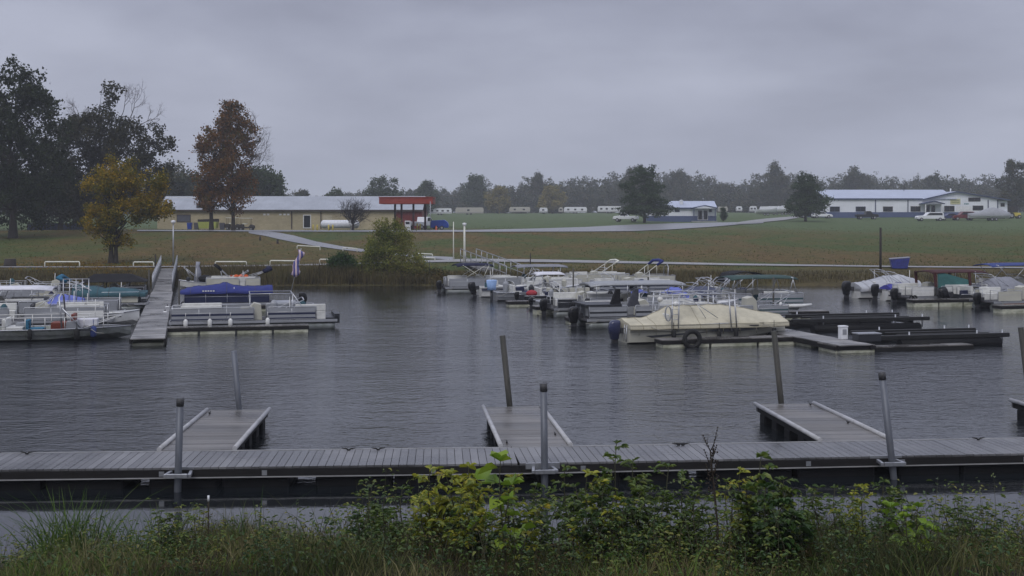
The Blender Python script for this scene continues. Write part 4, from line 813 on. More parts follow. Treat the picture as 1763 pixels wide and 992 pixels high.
m = MB(); m.b2(-4.6, 3.2, -.8, -.7, .45, .55); m.b2(-4.6, 3.2, .7, .8, .45, .55); m.build('trailer_frame', DKPOST, t)
for x in (.4, 1.3): wheel(t, x, -.95, .33); wheel(t, x, .95, .33)
t, s = small('tractor', 'small yellow tractor with a dark cab beyond the covered boat', 'tractor', 1109, 262)
m = MB(); m.prism([(-1.4, .5), (-1.4, 1.3), (-.2, 1.4), (1.3, 1.2), (1.4, .5)], -.5, .5); m.build('body', YELP, t, bev=.05); m = MB(); m.prism([(-1.1, 1.3), (-1.0, 2.6), (.1, 2.6), (.3, 1.35)], -.6, .6); m.build('cab', DKPOST, t, bev=.05)
wheel(t, -.8, -.65, .65, .3); wheel(t, .95, -.6, .4, .25); wheel(t, -.8, .65, .65, .3); wheel(t, .95, .6, .4, .25)
# --- campers on the far rise
def camper(label, u0, u1, vt, y, col, nw=3, name='camper'):
    f = Fr(u0, y); L = f.x(u1); zt = min(3.3, max(2.3, f.z(vt))); t = thing(name, label, 'camper', (f.b.x, y, f.b.z), 0, 'campers on the far rise')
    m = MB(); m.prism([(0, .55), (0, zt * .75), (.35, zt), (L - .3, zt), (L, zt * .7), (L - .1, .55)], 0, 2.4); m.build('body', col, t, bev=.08)
    for k in range(nw): x = L * (k + .6) / (nw + .3); m = MB(); m.b2(x - .4, x + .4, -.02, .0, zt * .52, zt * .76); m.build('window', GLASS, t)
    m = MB(); m.b2(.1, L - .2, -.015, 0, .75, .95); m.build('stripe', mat('camper_stripe', (.25, .24, .24), .5), t)
    for x in (L * .42, L * .55): wheel(t, x, .15, .36, .2, False)
TANC = mat('tan_camper', (.40, .38, .33), .5)
camper('white camper with four windows just right of the red canopy', 469, 494, 184, 400, WHITEP, 4); camper('long tan camper, second from the red canopy', 498, 529, 182, 410, TANC, 1)
camper('pale camper right of the left yellow tree', 557, 580, 181.5, 430, TANC, 2); camper('tiny white camper almost below the right yellow tree', 590, 599, 184, 440, WHITEP, 1); camper('dark windowed short camper left of a long white one', 611, 616, 183, 440, TANC, 1)
camper('long white camper midway between the right yellow tree and the tall pine', 617, 642, 181.5, 435, WHITEP, 3); camper('white camper left of the tall pine', 654, 680, 180.5, 430, WHITEP, 4); camper('tan camper beyond the small cone-shaped evergreen', 786, 796, 181, 430, TANC, 1)
camper('small pale camper halfway between the small house and the parked boats', 806, 812, 181, 450, WHITEP, 1); camper('small white camper left of the parked white boats', 820, 828, 180.5, 455, WHITEP, 2)
for i, (u, y, L, lab) in enumerate([(838, 330, 6, 'white boat on a trailer, leftmost on the lot by the rounded pine'), (848, 345, 7, 'high white boat on a trailer in the middle of the lot by the rounded pine'), (857, 335, 6, 'white boat on a trailer, rightmost on the lot by the rounded pine'), (862, 365, 7.5, 'tallest white boat on a trailer, at the back of the lot by the rounded pine')]):
    t, s = small('trailered_boat', lab, 'boat', u, y, 'white boats parked on the far lot')
    m = MB(); m.loft([[(x, -w, 1.7 + a), (x, -w * .8, .9), (x, 0, .6 + a), (x, w * .8, .9), (x, w, 1.7 + a)] for x, w, a in ((-L / 2, 1.1, 0), (0, 1.15, 0), (L * .3, .8, .2), (L / 2, .1, .5))], caps=True); m.build('hull', WHITEP, t)
    m = MB(); m.prism([(-L * .3, 1.7), (-L * .25, 2.5 + .3 * (i == 3)), (L * .1, 2.5 + .3 * (i == 3)), (L * .3, 1.7)], -.8, .8); m.build('cabin', WHITEP, t, bev=.05); m = MB(); m.b2(-L * .4, L * .4, -.7, .7, .4, .5); m.build('trailer_frame', DKPOST, t); wheel(t, -.6, -.9, .35); wheel(t, .3, -.9, .35)
# --- lamp posts, posts, hoop barriers, dumpster, stump
def lamp_post(label, u, vt, vb, r, head=True, col=None):
    b = hit(u, vb); y = b.y; h = (P(u, vt, y) - b).z; t = thing('lamp_post', label, 'lamp post', b)
    m = MB(); m.tube([(0, 0, -.2), (0, 0, h * .5), (0, 0, h - .1)], [r, r * .9, r * .75], 8); m.build('pole', col or GALV, t)
    if head: m = MB(); m.tube([(0, 0, h - .14), (0, 0, h - .05), (0, 0, h + .12), (0, 0, h + .16)], [r * .9, .17, .2, .05], 10); m.build('lamp_head', WHITEP, t)
lamp_post('thin grey lamp post at the top of the left gangway', 189.5, 198, 246.5, .07)
lamp_post('thin pale pole without a lamp, left of the thicker lamp post', 496, 196.5, 239.5, .055, False, CREAMP)
lamp_post('thicker pale lamp post with a white head at the top of the right gangway', 508, 200.5, 241, .11, True, CREAMP)
def post(label, u, vt, vb, r, y=None, group=None):
    b = hit(u, vb) if y is None else onland(u, y); h = (P(u, vt, b.y) - b).z; t = thing('wooden_post', label, 'post', b, 0, group); m = MB(); m.tube([(0, 0, -.3), (.01, 0, h)], [r, r * .9], 8); m.build('post', DKPOST, t)
post('tall dark wooden post standing by the road left of the blue dumpster', 963, 204, 251, .10); post('thin dark post on the bank behind the right boats', 580, 232, 249, .05)
post('dark steel post at the left side of the left gangway', 170, 233, 255, .06); post('short dark post on the grass bend of the road, the left one', 284.5, 213.5, 218, .12, group='short dark posts by the road bend'); post('short dark post on the grass bend of the road, the right one', 303.5, 217, 221.5, .12, group='short dark posts by the road bend')
def hoop(label, u0, u1, vt, vb):
    a, b = hit(u0, vb), hit(u1, vb); b = Vector(((u1 - U0) / F * a.y, a.y, far_h((u1 - U0) / F * a.y, a.y))); h = (P(u0, vt, a.y) - a).z; t = thing('hoop_barrier', label, 'barrier', a, 0, 'white pipe hoop barriers')
    m = MB(); w = b.x - a.x; m.tube([(0, 0, -.2), (0, 0, h - .06), (.05, 0, h), (w - .05, 0, h + b.z - a.z), (w, 0, h - .06 + b.z - a.z), (w, 0, b.z - a.z - .2)], .05, 8); m.build('hoop', CREAMP, t)
for u0, u1, vt, vb, l in [(49, 87, 241.3, 247.2, 'white pipe hoop barrier, leftmost, below the big dark trees'), (146, 168, 241.6, 247.4, 'short white pipe hoop barrier just left of the left gangway'), (235.5, 269.5, 241.2, 246, 'white pipe hoop barrier, first to the right of the left gangway'), (295.5, 327, 240, 245, 'white pipe hoop barrier, second to the right of the left gangway'), (349.8, 368, 238.6, 243.4, 'white pipe hoop barrier half hidden behind the deep green bush'), (375, 390.5, 226.2, 230, 'white pipe hoop barrier by the road left of the young yellow-green tree'), (325, 350, 223.6, 227.3, 'low white pipe hoop barrier beside the road bend'), (456, 473, 232.3, 235.8, 'white pipe hoop barrier right of the young yellow-green tree'), (449.5, 475.6, 236.2, 239.6, 'white pipe hoop barrier nearest the water, right of the young yellow-green tree')]: hoop(l, u0, u1, vt, vb)
b = hit(984, 249.5); t = thing('dumpster', 'blue steel dumpster with a grey lid beside the far road', 'dumpster', b, R(-12)); s = b.y / F
m = MB(); m.prism([(-.55, .05), (-.70, .78), (.78, .90), (.60, .05)], 0, 1.2); m.build('body', mat('dumpster_blue', (.035, .045, .22), .45, dark=(.02, .02, .08), ds=2), t, bev=.03)
m = MB(); m.prism([(-.72, .79), (-.70, .84), (.80, .97), (.80, .91)], -.03, 1.23); m.build('lid', mat('lid_grey', (.25, .26, .33), .4), t)
b = hit(11, 246.5); t = thing('tree_stump', 'short dark tree stump on the grass at the far left', 'stump', b); m = MB(); m.tube([(0, 0, -.2), (0, 0, .15), (.02, 0, .62)], [.62, .48, .45], 12); m.build('wood', DKPOST, t); m = MB(); m.tube([(.02, 0, .62), (.02, 0, .635)], [.43, .42], 12); m.build('cut_top', BROWN, t)

# ================================================================ marina
YAW = R(13.5); YS, ZS = .86, .80     # the boats are a little smaller than the stock sizes written below
ALU = mat('brushed_aluminium', (0.46, 0.47, 0.49), 0.38, 0.7, var=0.12, vs=1.5); TOON = mat('dull_pontoon_metal', (0.24, 0.255, 0.25), 0.45, 0.5, var=0.25, vs=1.0, dark=(.13, .14, .11), ds=1.5)
WGEL = mat('white_gelcoat', (0.66, 0.66, 0.64), 0.25, var=.06, vs=1, coat=.3, dark=(.45, .45, .41), ds=2, dfac=.3); CGEL = mat('cream_panel', (0.46, 0.45, 0.38), 0.4, var=.1, vs=1)
GREYP = mat('pale_grey_panel', (0.27, 0.28, 0.30), 0.35, var=.1, vs=1); NAVYP = mat('navy_stripe', (0.02, 0.025, 0.06), 0.35); DKP = mat('charcoal_panel', (0.028, 0.030, 0.036), 0.4, var=.2); TEALG = mat('teal_green_canvas', (0.035, 0.075, 0.08), .6, var=.2)
SEATW = mat('white_vinyl_seat', (0.58, 0.58, 0.55), 0.45); SEATR = mat('red_brown_seat', (0.16, 0.035, 0.02), 0.5); BLKM = mat('black_engine_cowl', (0.006, 0.006, 0.007), 0.3, coat=.1, spec=.3); DECK = mat('grey_deck_carpet', (0.06, 0.06, 0.065), 0.9)
def canvas(name, c): return mat(name, c, 0.75, var=.16, vs=1.6, bump=1.0, bs=2.2, spec=.12, dark=tuple(x * .7 for x in c), ds=.9, dfac=.3)
C_ROYAL = canvas('royal_blue_canvas', (.035, .045, .18)); C_TEAL = canvas('dark_teal_canvas', (.045, .10, .12)); C_NAVY = canvas('navy_canvas', (.016, .018, .045)); C_BLK = canvas('black_canvas', (.016, .016, .018)); C_BEIGE = canvas('beige_canvas', (.50, .465, .355)); C_GREY = canvas('grey_canvas', (.22, .225, .25)); C_LGREY = canvas('light_grey_canvas', (.42, .43, .45)); C_LILAC = canvas('faded_violet_blue_tarp', (.14, .17, .46)); C_PURP = canvas('violet_blue_canvas', (.06, .06, .30)); C_MAR = canvas('maroon_canvas', (.065, .030, .032)); C_AQUA = canvas('aqua_canvas', (.06, .16, .155)); C_SKY = canvas('turquoise_canvas', (.04, .15, .24)); C_WHITE = canvas('white_canvas', (.62, .62, .66)); C_GREEN = canvas('dark_green_canvas', (.05, .085, .08)); C_BLUE = canvas('deep_blue_canvas', (.05, .07, .20))
def placed(uL, uR, v, W, bow='R', yaw=YAW):
    y0 = WY(v); x0 = (uL - U0) / F * y0; k = (uR - U0) / F; c, s = math.cos(yaw), math.sin(yaw)
    L = (k * y0 - x0) / (c - k * s); d = Vector((c, s, 0)); n = Vector((-s, c, 0))
    return Vector((x0, y0, 0)) + d * (L / 2) + n * (W / 2 * YS), yaw + (math.pi if bow == 'L' else 0), L
def motor(par, x, y, z, m=None, r=1.0, tilt=0.0, name='outboard_motor'):
    """outboard: cowl, leg, propeller; x is the transom, the motor hangs behind it (towards -x)"""
    M = Matrix.Translation((x, y, z)) @ Matrix.Rotation(tilt, 4, 'Y'); b = MB(); b.M = M
    sec = []
    se = lambda v: math.copysign(abs(v) ** .55, v)
    for zz, a, w, dx in ((-.34, .13, .09, 0), (-.30, .20, .13, 0), (-.12, .22, .15, 0), (-.10, .25, .17, 0), (.12, .27, .185, -.01), (.30, .25, .18, .01), (.40, .20, .15, .03), (.425, .12, .10, .04)):
        sec.append([(-.28 * r + dx * r + a * .66 * r * se(math.cos(q)), w * .85 * r * se(math.sin(q)), zz * .92 * r) for q in [k * math.pi / 8 + .2 for k in range(16)]])
    b.loft(sec, closed=True, caps=True); o = b.build(name, m or BLKM, par)
    b = MB(); b.M = M; b.box((-.27 * r, 0, -.5 * r), (.18 * r, .12 * r, .42 * r)); b.box((-.27 * r, 0, -.42 * r), (.36 * r, .2 * r, .03)); b.tube([(-.08 * r, 0, -.62 * r), (-.5 * r, 0, -.62 * r)], [.03, .07 * r], 8); b.box((-.05 * r, 0, .02), (.16 * r, .24 * r, .2 * r)); b.build('leg', MATS['grey_engine_leg'] if 'grey_engine_leg' in MATS else mat('grey_engine_leg', (.04, .04, .045), .4), o)
    b = MB(); b.M = M
    for k in range(3):
        q = k * 2.094; b.box((-.55 * r, math.cos(q) * .08 * r, -.62 * r + math.sin(q) * .08 * r), (.03, .13 * r, .13 * r))
    b.build('propeller', CLEAT, o); return o
def sheet(m, x0, x1, w, z, sag=0.0, arch=0.12, n=9, k=7, drop=0.05):
    rows = []
    for i in range(n + 1):
        q = i / n; x = x0 + (x1 - x0) * q; zz = z - 4 * sag * (q * (1 - q)) * -1 - (0.10 * (abs(q - .5) * 2) ** 6)
        rows.append([(x, w * (-.5 + j / k), zz + arch * (1 - (abs(j / k - .5) * 2) ** 2) - (drop if j in (0, k) else 0)) for j in range(k + 1)])
    return m.loft(rows)
def bimini(par, x0, x1, w, z, mt, zr, legs, fm=None, r=.02, name='canopy', thick=.04):
    m = MB(); sheet(m, x0, x1, w, z); o = m.build(name, mt, par, thick=thick)
    m = MB()
    for a, b in legs:
        for s in (-1, 1): m.tube([(a, s * w / 2 * .97, zr), (b, s * w / 2 * .97, z - .03)], r, 6)
        m.tube([(b, -w / 2 * .97, z - .04), (b, 0, z + .07), (b, w / 2 * .97, z - .04)], r, 6)
    m.build('canopy_frame', fm or ALU, o); return o
def folded(par, x, zr, w, ln, ang, mt, r=.09, fm=None, spread=.5):
    """bimini folded into its boot and propped up at an angle"""
    dx, dz = math.cos(ang), math.sin(ang); m = MB(); ex, ez = x + dx * ln, zr + dz * ln
    for s in (-1, 1):
        m.tube([(x, s * w / 2, zr), (ex, s * w / 2, ez)], .025, 6); m.tube([(x + spread, s * w / 2, zr), (x + dx * ln * .72, s * w / 2, zr + dz * ln * .72)], .018, 5)
    o = m.build('canopy_frame', fm or ALU, par)
    m = MB(); m.tube([(ex - dx * .5, -w / 2, ez - dz * .5), (ex, -w / 2 - .02, ez), (ex + .08, 0, ez + .05), (ex, w / 2 + .02, ez), (ex - dx * .5, w / 2, ez - dz * .5)], [r * .7, r, r * 1.2, r, r * .7], 8); m.build('canopy_boot', mt, o)
def cover(par, x0, x1, w, zlow, prof, mt, name='cover', skirt=.0, seed=0, taper=(0, 0), rib=.5, smooth=True):
    """a draped tarp: prof = [(position 0..1, ridge height), ...]"""
    rg = random.Random(seed); rows = []; n = 26; ps = [p[0] for p in prof]; hs = [p[1] for p in prof]
    for i in range(n + 1):
        q = i / n; x = x0 + (x1 - x0) * q; h = float(np.interp(q, ps, hs)) + rg.uniform(-.022, .022) - .035 * abs(math.sin(q * math.pi * 4.5 + seed))
        ww = w / 2 * (1 - taper[0] * max(0, 1 - q / .25) ** 2 - taper[1] * max(0, (q - .6) / .4) ** 1.8)
        e = (0.05 * math.sin(q * 19 + seed)) * .5; zs = zlow + skirt
        row = []
        for t, hh in ((-1, 0), (-1.01, .5), (-.97, 1.0)): row.append((x, t * ww, zlow + (zs - zlow) * hh + e * (hh == 0)))
        for t in (-.72, -.45, -.2, 0, .2, .45, .72):
            zz = zs + (h - zs) * (1 - abs(t) ** (1.25 + rib)) + rg.uniform(-.022, .022); row.append((x, t * ww, zz))
        for t, hh in ((.97, 1.0), (1.01, .5), (1, 0)): row.append((x, t * ww, zlow + (zs - zlow) * hh - e * (hh == 0)))
        rows.append(row)
    m = MB(); m.loft(rows, smooth=smooth)
    for rr in (rows[0], rows[-1]): m.add([(p[0], p[1], p[2]) for p in rr], [tuple(range(len(rr)))])
    o = m.build(name, mt, par); sm_ = (mat('beige_seam', (.33, .30, .21), .8) if mt.name == 'beige_canvas' else mat('dark_canvas_seam', (.07, .07, .075), .8))
    for k in rg.sample(range(2, n - 1), 3):
        m = MB(); m.tube([(p[0], p[1] * 1.004, p[2] + .008) for p in rows[k]], .010, 4); m.build('seam', sm_, o)
    m = MB(); m.tube([(r_[6][0], r_[6][1] + .0, r_[6][2] + .01) for r_ in rows], .012, 4) if len(rows[0]) > 6 else None; m.build('ridge_seam', sm_, o)
    return o
def fender(par, x, y, z=.35, mt=None, r=.1): m = MB(); m.tube([(x, y, z - .28), (x, y, z - .22), (x, y, z + .2), (x, y, z + .28)], [r * .4, r, r, r * .35], 10); m.tube([(x, y, z + .28), (x, y, z + .6)], .012, 4); m.build('fender', mt or WGEL, par)
def seat(par, x0, x1, y0, y1, z, mt=None, back=None, h=.42, label=None):
    m = MB(); m.b2(x0, x1, y0, y1, z, z + h)
    if back == 'y+': m.b2(x0, x1, y1 - .14, y1, z + h, z + h + .38)
    if back == 'y-': m.b2(x0, x1, y0, y0 + .14, z + h, z + h + .38)
    if back == 'x-': m.b2(x0, x0 + .14, y0, y1, z + h, z + h + .4)
    if back == 'x+': m.b2(x1 - .14, x1, y0, y1, z + h, z + h + .4)
    m.build('seat', mt or SEATW, par, bev=.03)
ROPE = mat('mooring_rope', (.30, .29, .25), .9)
def dress(t, h, W, z, label):
    """mooring ropes, a few deck cleats and a number strip on the side"""
    rg = random.Random(label)
    for x in (-h * .8, h * .55):
        x += rg.uniform(-.2, .2); y = -W / 2; e = rg.uniform(.4, .9) * rg.choice([-1, 1]); m = MB(); m.tube([(x, y, z), (x + e * .4, y - .22, z - .16), (x + e, y - .4, z - .18)], .014, 4); m.build('mooring_rope', ROPE, t)
        m = MB(); m.tube([(x - .1, y + .06, z + .04), (x + .1, y + .06, z + .04)], .018, 5); m.build('cleat', CLEAT, t)
    m = MB(); x = h * .35
    m.b2(x, x + .6, -W / 2 - .022, -W / 2 - .016, z - .09, z - .035); m.build('number_strip', DKP, t)
    for k in range(rg.randint(2, 4)):
        cx, cy, s_ = rg.uniform(-h * .7, h * .6), rg.uniform(-W * .28, W * .28), rg.uniform(.14, .3); m = MB(); zz = z + (.1 if z < .55 else -.12)
        if rg.random() < .5: m.prism([(cx - s_, zz), (cx - s_ * .9, zz + s_ * 1.7), (cx + s_ * .7, zz + s_ * 1.9), (cx + s_, zz)], cy - s_, cy + s_)
        else: m.tube([(cx, cy, zz), (cx, cy, zz + s_ * 2.4), (cx + .02, cy, zz + s_ * 3)], [s_ * .5, s_ * .6, s_ * .2], 9)
        m.build('deck_gear', rg.choice([DKP, SEATW, GREYP, C_NAVY, NAVYP, CGEL, TYRE, C_TEAL]), t, bev=.02)
    if rg.random() < .45:
        m = MB(); q = rg.choice([-1, 1]) * rg.uniform(.9, 1.5); b0 = rg.uniform(-h * .3, h * .3); tz = z + rg.uniform(1.05, 1.35)
        for s_ in (-1, 1): m.tube([(b0, s_ * W * .44, z + .3), (b0 + q, s_ * W * .42, tz)], .018, 5); m.tube([(b0 + q * .5, s_ * W * .44, z + .3), (b0 + q * .85, s_ * W * .42, tz - .14)], .014, 5)
        m.tube([(b0 + q, -W * .42, tz), (b0 + q, 0, tz + .06), (b0 + q, W * .42, tz)], .03, 6); m.tube([(b0 + q * .85, -W * .42, tz - .14), (b0 + q * .85, W * .42, tz - .14)], .016, 5); m.tube([(b0 + q, -W * .42, tz), (b0 + q * .85, -W * .42, tz - .14)], .014, 4); m.tube([(b0 + q, W * .42, tz), (b0 + q * .85, W * .42, tz - .14)], .014, 4); m.build('folded_top_frame', ALU, t)
    m = MB(); cx = rg.uniform(-h * .6, h * .6); m.tube([(cx, W * .4, z), (cx + .02, W * .4, z + rg.uniform(1.0, 1.5))], .018, 5); m.build('light_pole', WGEL, t)
    if rg.random() < .6: fender(t, rg.uniform(-h * .5, h * .2), -W / 2 - .1, .36, rg.choice([WGEL, TYRE, WGEL, C_BLUE]), .085)
def pontoon(label, uL, uR, v, bow='R', W=2.45, yaw=YAW, panel=GREYP, stripe=None, rail=True, rail_h=.72, gaps=((.30, .40),), toon=TOON, mot=BLKM, seats=True, low=.45, seatm=None, console=True, group=None, name='pontoon_boat', x0r=0.05, x1r=.95, deckz=.52, mr=1.0):
    loc, rz, L = placed(uL, uR, v, W, bow, yaw); t = thing(name, label, 'boat', loc, rz, group); t.scale = (1, YS, ZS); h = L / 2
    for s in (-1, 1):
        y = s * (W / 2 - .32); m = MB(); m.tube([(-h + .1, y, .14), (-h + .25, y, .14), (h - 1.1, y, .14), (h - .6, y, .18), (h - .25, y, .27), (h - .1, y, .34)], [.24, .30, .30, .24, .13, .03], 14); m.build('pontoon', toon, t)
    m = MB(); m.b2(-h, h - .05, -W / 2, W / 2, deckz - .10, deckz); m.build('deck', DECK, t); m = MB()
    for s in (-1, 1): m.b2(-h, h - .05, s * W / 2 - .02 if s < 0 else W / 2 - .01, s * W / 2 + .01 if s < 0 else W / 2 + .02, deckz - .12, deckz + .02)
    m.b2(h - .05, h - .02, -W / 2, W / 2, deckz - .12, deckz + .02); m.build('deck_edge', ALU, t)
    if rail:
        a, b = -h + L * x0r, -h + L * x1r
        for s in (-1, 1):
            y = s * (W / 2 - .06); segs = []; c = a
            for g0, g1 in (gaps if s < 0 or True else ()): segs.append((c, -h + L * g0)); c = -h + L * g1
            segs.append((c, b))
            for p, q in segs:
                if q - p < .3: continue
                m = MB(); zt = deckz + rail_h; m.tube([(p, y, deckz), (p, y, zt - .04), (p + .04, y, zt), (q - .04, y, zt), (q, y, zt - .04), (q, y, deckz)], .022, 6); k = max(1, int((q - p) / .9))
                for j in range(1, k): xx = p + (q - p) * j / k; m.tube([(xx, y, deckz), (xx, y, zt)], .015, 5)
                m.tube([(p, y, deckz + rail_h * .62), (q, y, deckz + rail_h * .62)], .014, 5); r_ = m.build('rail', ALU, t)
                if panel: m = MB(); m.b2(p + .02, q - .02, y - .008, y + .008, deckz + .05, deckz + rail_h * .93); m.build('side_panel', panel, r_)
                if stripe:
                    m = MB()
                    for z0, z1 in ((.12, .20), (.42, .56)): m.b2(p + .02, q - .02, y + s * .010 - .001, y + s * .013 + .001, deckz + rail_h * z0, deckz + rail_h * z1)
                    m.build('stripe', stripe, r_)
        for xx in (a, b):
            m = MB(); zt = deckz + rail_h
            for s in (-1, 1): m.tube([(xx, s * (W / 2 - .06), zt), (xx, s * .4, zt), (xx, s * .4, deckz)], .02, 5); m.build('end_rail', ALU, t); m = MB()
    if seats:
        z = deckz + .005; seat(t, -h + .5, -h + 1.8, W / 2 - .75, W / 2 - .1, z, seatm, 'y+', low); seat(t, h - 2.2, h - .5, W / 2 - .72, W / 2 - .1, z, seatm, 'y+', low); seat(t, h - 2.2, h - .5, -W / 2 + .12, -W / 2 + .72, z, seatm, 'y-', low)
    if console: m = MB(); m.prism([(-.35, deckz), (-.3, deckz + .85), (.0, deckz + .95), (.2, deckz + .7), (.25, deckz)], .2, .9); m.build('console', CGEL, t, bev=.03)
    if mot: motor(t, -h + .06, 0, .62, mot, mr)
    dress(t, h, W, deckz, label); return t, L, h
def vhull(label, uL, uR, v, bow='R', W=2.1, yaw=YAW, hull=WGEL, free=.75, stripe=None, mot=BLKM, group=None, name='motorboat', mr=1.0, windshield=True, inner=None, mtilt=0.0, cat='boat', rise=.22):
    loc, rz, L = placed(uL, uR, v, W, bow, yaw); t = thing(name, label, cat, loc, rz, group); t.scale = (1, YS, ZS); h = L / 2; rows = []
    for i in range(15):
        q = i / 14; x = -h + L * q; b = W / 2 * (1 - max(0, (q - .45) / .55) ** 2.4) * (.94 + .06 * min(1, q * 4)); b = max(b, .02); sh = free + rise * q ** 2.5; ke = -.18 + max(0, q - .72) ** 1.6 * 4.2 * free
        ke = min(ke, sh - .03); ch = min(sh - .02, .08 + max(0, q - .5) * .9 * free)
        rows.append([(x, -b, sh), (x, -b * .97, sh - .07), (x, -b * .86, ch), (x, 0, ke), (x, b * .86, ch), (x, b * .97, sh - .07), (x, b, sh)])
    m = MB(); m.loft(rows, smooth=False); m.add(rows[0], [tuple(range(7))]); m.build('hull', hull, t)
    m = MB()
    for s in (0, 6): m.tube([(r_[s][0], r_[s][1], r_[s][2]) for r_ in rows], .03, 6)
    m.build('rub_rail', GALV if hull is not GALV else DKP, t)
    dk_ = [[(r_[0][0], r_[0][1] * .97, r_[0][2] - (0.02 if r_[0][0] > h * .35 else .28)), (r_[0][0], 0, r_[0][2] + (.05 if r_[0][0] > h * .35 else -.28)), (r_[6][0], r_[6][1] * .97, r_[6][2] - (.02 if r_[0][0] > h * .35 else .28))] for r_ in rows]
    m = MB(); m.loft(dk_); m.build('deck', inner or hull, t)
    if stripe: m = MB(); [m.add([(rows[i][k][0], rows[i][k][1] * 1.012, rows[i][k][2] - .22), (rows[i + 1][k][0], rows[i + 1][k][1] * 1.012, rows[i + 1][k][2] - .22), (rows[i + 1][k][0], rows[i + 1][k][1] * 1.012, rows[i + 1][k][2] - .10), (rows[i][k][0], rows[i][k][1] * 1.012, rows[i][k][2] - .10)], [(0, 1, 2, 3)]) for i in range(12) for k in (0, 6)]; m.build('stripe', stripe, t)
    if windshield:
        m = MB(); zz = free + .05; m.add([(h * .05, -W * .42, zz), (h * .05, W * .42, zz), (-h * .06, W * .38, zz + .38), (-h * .06, -W * .38, zz + .38)], [(0, 1, 2, 3)]); w = m.build('windshield', GLASS, t, thick=.012)
        m = MB(); m.tube([(h * .05, -W * .42, zz), (-h * .06, -W * .38, zz + .38), (-h * .06, W * .38, zz + .38), (h * .05, W * .42, zz)], .02, 5); m.build('frame', ALU, w)
    if inner is not False:
        seat(t, -h * .55, -h * .3, -W * .35, W * .35, free - .3, None, 'x-'); 
    if mot: motor(t, -h - .02, 0, free - .05, mot, mr, mtilt)
    dress(t, h, W, free, label); return t, L, h
# ---------------- walkways and slips
def walkway(label, p, q, w, name='walkway', group=None, floats=True, pm=None, z1=None):
    d = q - p; L = d.xy.length; rz = math.atan2(d.y, d.x); t = thing(name, label, 'walkway', (p.x, p.y, 0), rz, group); rg = random.Random(int(L * 77)); dz = d.z / L
    m = MB(); x = 0
    while x < L - .05:
        z = p.z + dz * x; m.b2(x, x + .185, -w / 2, w / 2, z - .04, z + rg.uniform(-.004, .004)); x += .195
    m.build('deck', pm or PLANK3, t)
    m = MB()
    for s in (-1, 1): m.add([(0, s * w / 2 - .04, p.z - .2), (0, s * w / 2 + .04, p.z - .2), (0, s * w / 2 + .04, p.z - .03), (0, s * w / 2 - .04, p.z - .03), (L, s * w / 2 - .04, q.z - .2), (L, s * w / 2 + .04, q.z - .2), (L, s * w / 2 + .04, q.z - .03), (L, s * w / 2 - .04, q.z - .03)], [(0, 1, 2, 3), (4, 7, 6, 5), (0, 4, 5, 1), (1, 5, 6, 2), (2, 6, 7, 3), (3, 7, 4, 0)])
    m.build('side_beam', FASCIA, t)
    if floats:
        x = .3
        while x < L - 1.5: m = MB(); m.b2(x, x + 1.2, -w / 2 + .06, w / 2 - .06, -.2, p.z - .21); m.build('float', FOAM, t); x += 1.8
    return t, rz, L
def gangrail(t, L, p, q, w, x0, x1, h=1.0):
    dz = (q.z - p.z) / L
    for s in (-1, 1):
        m = MB(); y = s * (w / 2 + .02); k = max(1, int((x1 - x0) / 1.5)); m.tube([(x0, y, p.z + dz * x0 + h), (x1, y, p.z + dz * x1 + h)], .03, 6); m.tube([(x0, y, p.z + dz * x0 + h * .5), (x1, y, p.z + dz * x1 + h * .5)], .02, 6)
        for j in range(k + 1): x = x0 + (x1 - x0) * j / k; m.tube([(x, y, p.z + dz * x), (x, y, p.z + dz * x + h)], .028, 6)
        m.build('handrail', GALV, t)
def onz(u, v, z): y = F * (H - z) / (v - V0); return Vector(((u - U0) / F * y, y, z))
wa, wb = onz(161.5, 325, .30), onz(177.5, 274, .30); t, rz, L = walkway('long grey plank walkway between the left boats, running back to the bank', wa, wb, 1.25)
gtop = onz(185, 248.5, 1.0); t, rz, L = walkway('left gangway with steel handrails, rising from the walkway to the bank', wb + Vector((-.06, .2, .02)), gtop, 1.15, 'gangway', floats=False); gangrail(t, L, wb, gtop, 1.15, .3, L - .2)
def slip(label, uL, uR, v, w=.75, z=.29, yaw=YAW, fl=FOAM, tyre=None, pm=None, group='finger docks between the boats', bev=True):
    """floating finger dock; (u, v) run along its near waterline"""
    loc, rz, L = placed(uL, uR, v, w / YS, 'R', yaw); t = thing('finger_dock', label, 'dock', loc, rz, group); h = L / 2
    m = MB(); deck_planks(m, -h, h, w, z, .19, .012, rng=random.Random(int(uL))); m.v = [(p[0], p[1] - w / 2, p[2]) for p in m.v]; m.build('deck', pm or PLANK2, t)
    m = MB(); m.b2(-h, h, -w / 2 - .01, w / 2 + .01, z - .17, z - .04); m.build('side_beam', FASCIA, t)
    x = -h + .02; n = max(1, round(L / 1.7)); s = L / n
    for k in range(n): m = MB(); m.b2(x + .03, x + s - .06, -w / 2 + .01, w / 2 - .01, -.15, z - .172); m.build('float', fl, t, bev=.015); x += s
    if tyre is not None:
        m = MB(); rr = [((tyre - .5) * L + .30 * math.cos(a), -w / 2 - .10, .30 + .30 * math.sin(a)) for a in [k * math.pi / 10 for k in range(21)]]; m.tube(rr, .095, 8, caps=False); m.build('tyre_bumper', TYRE, t)
    return t, L, h
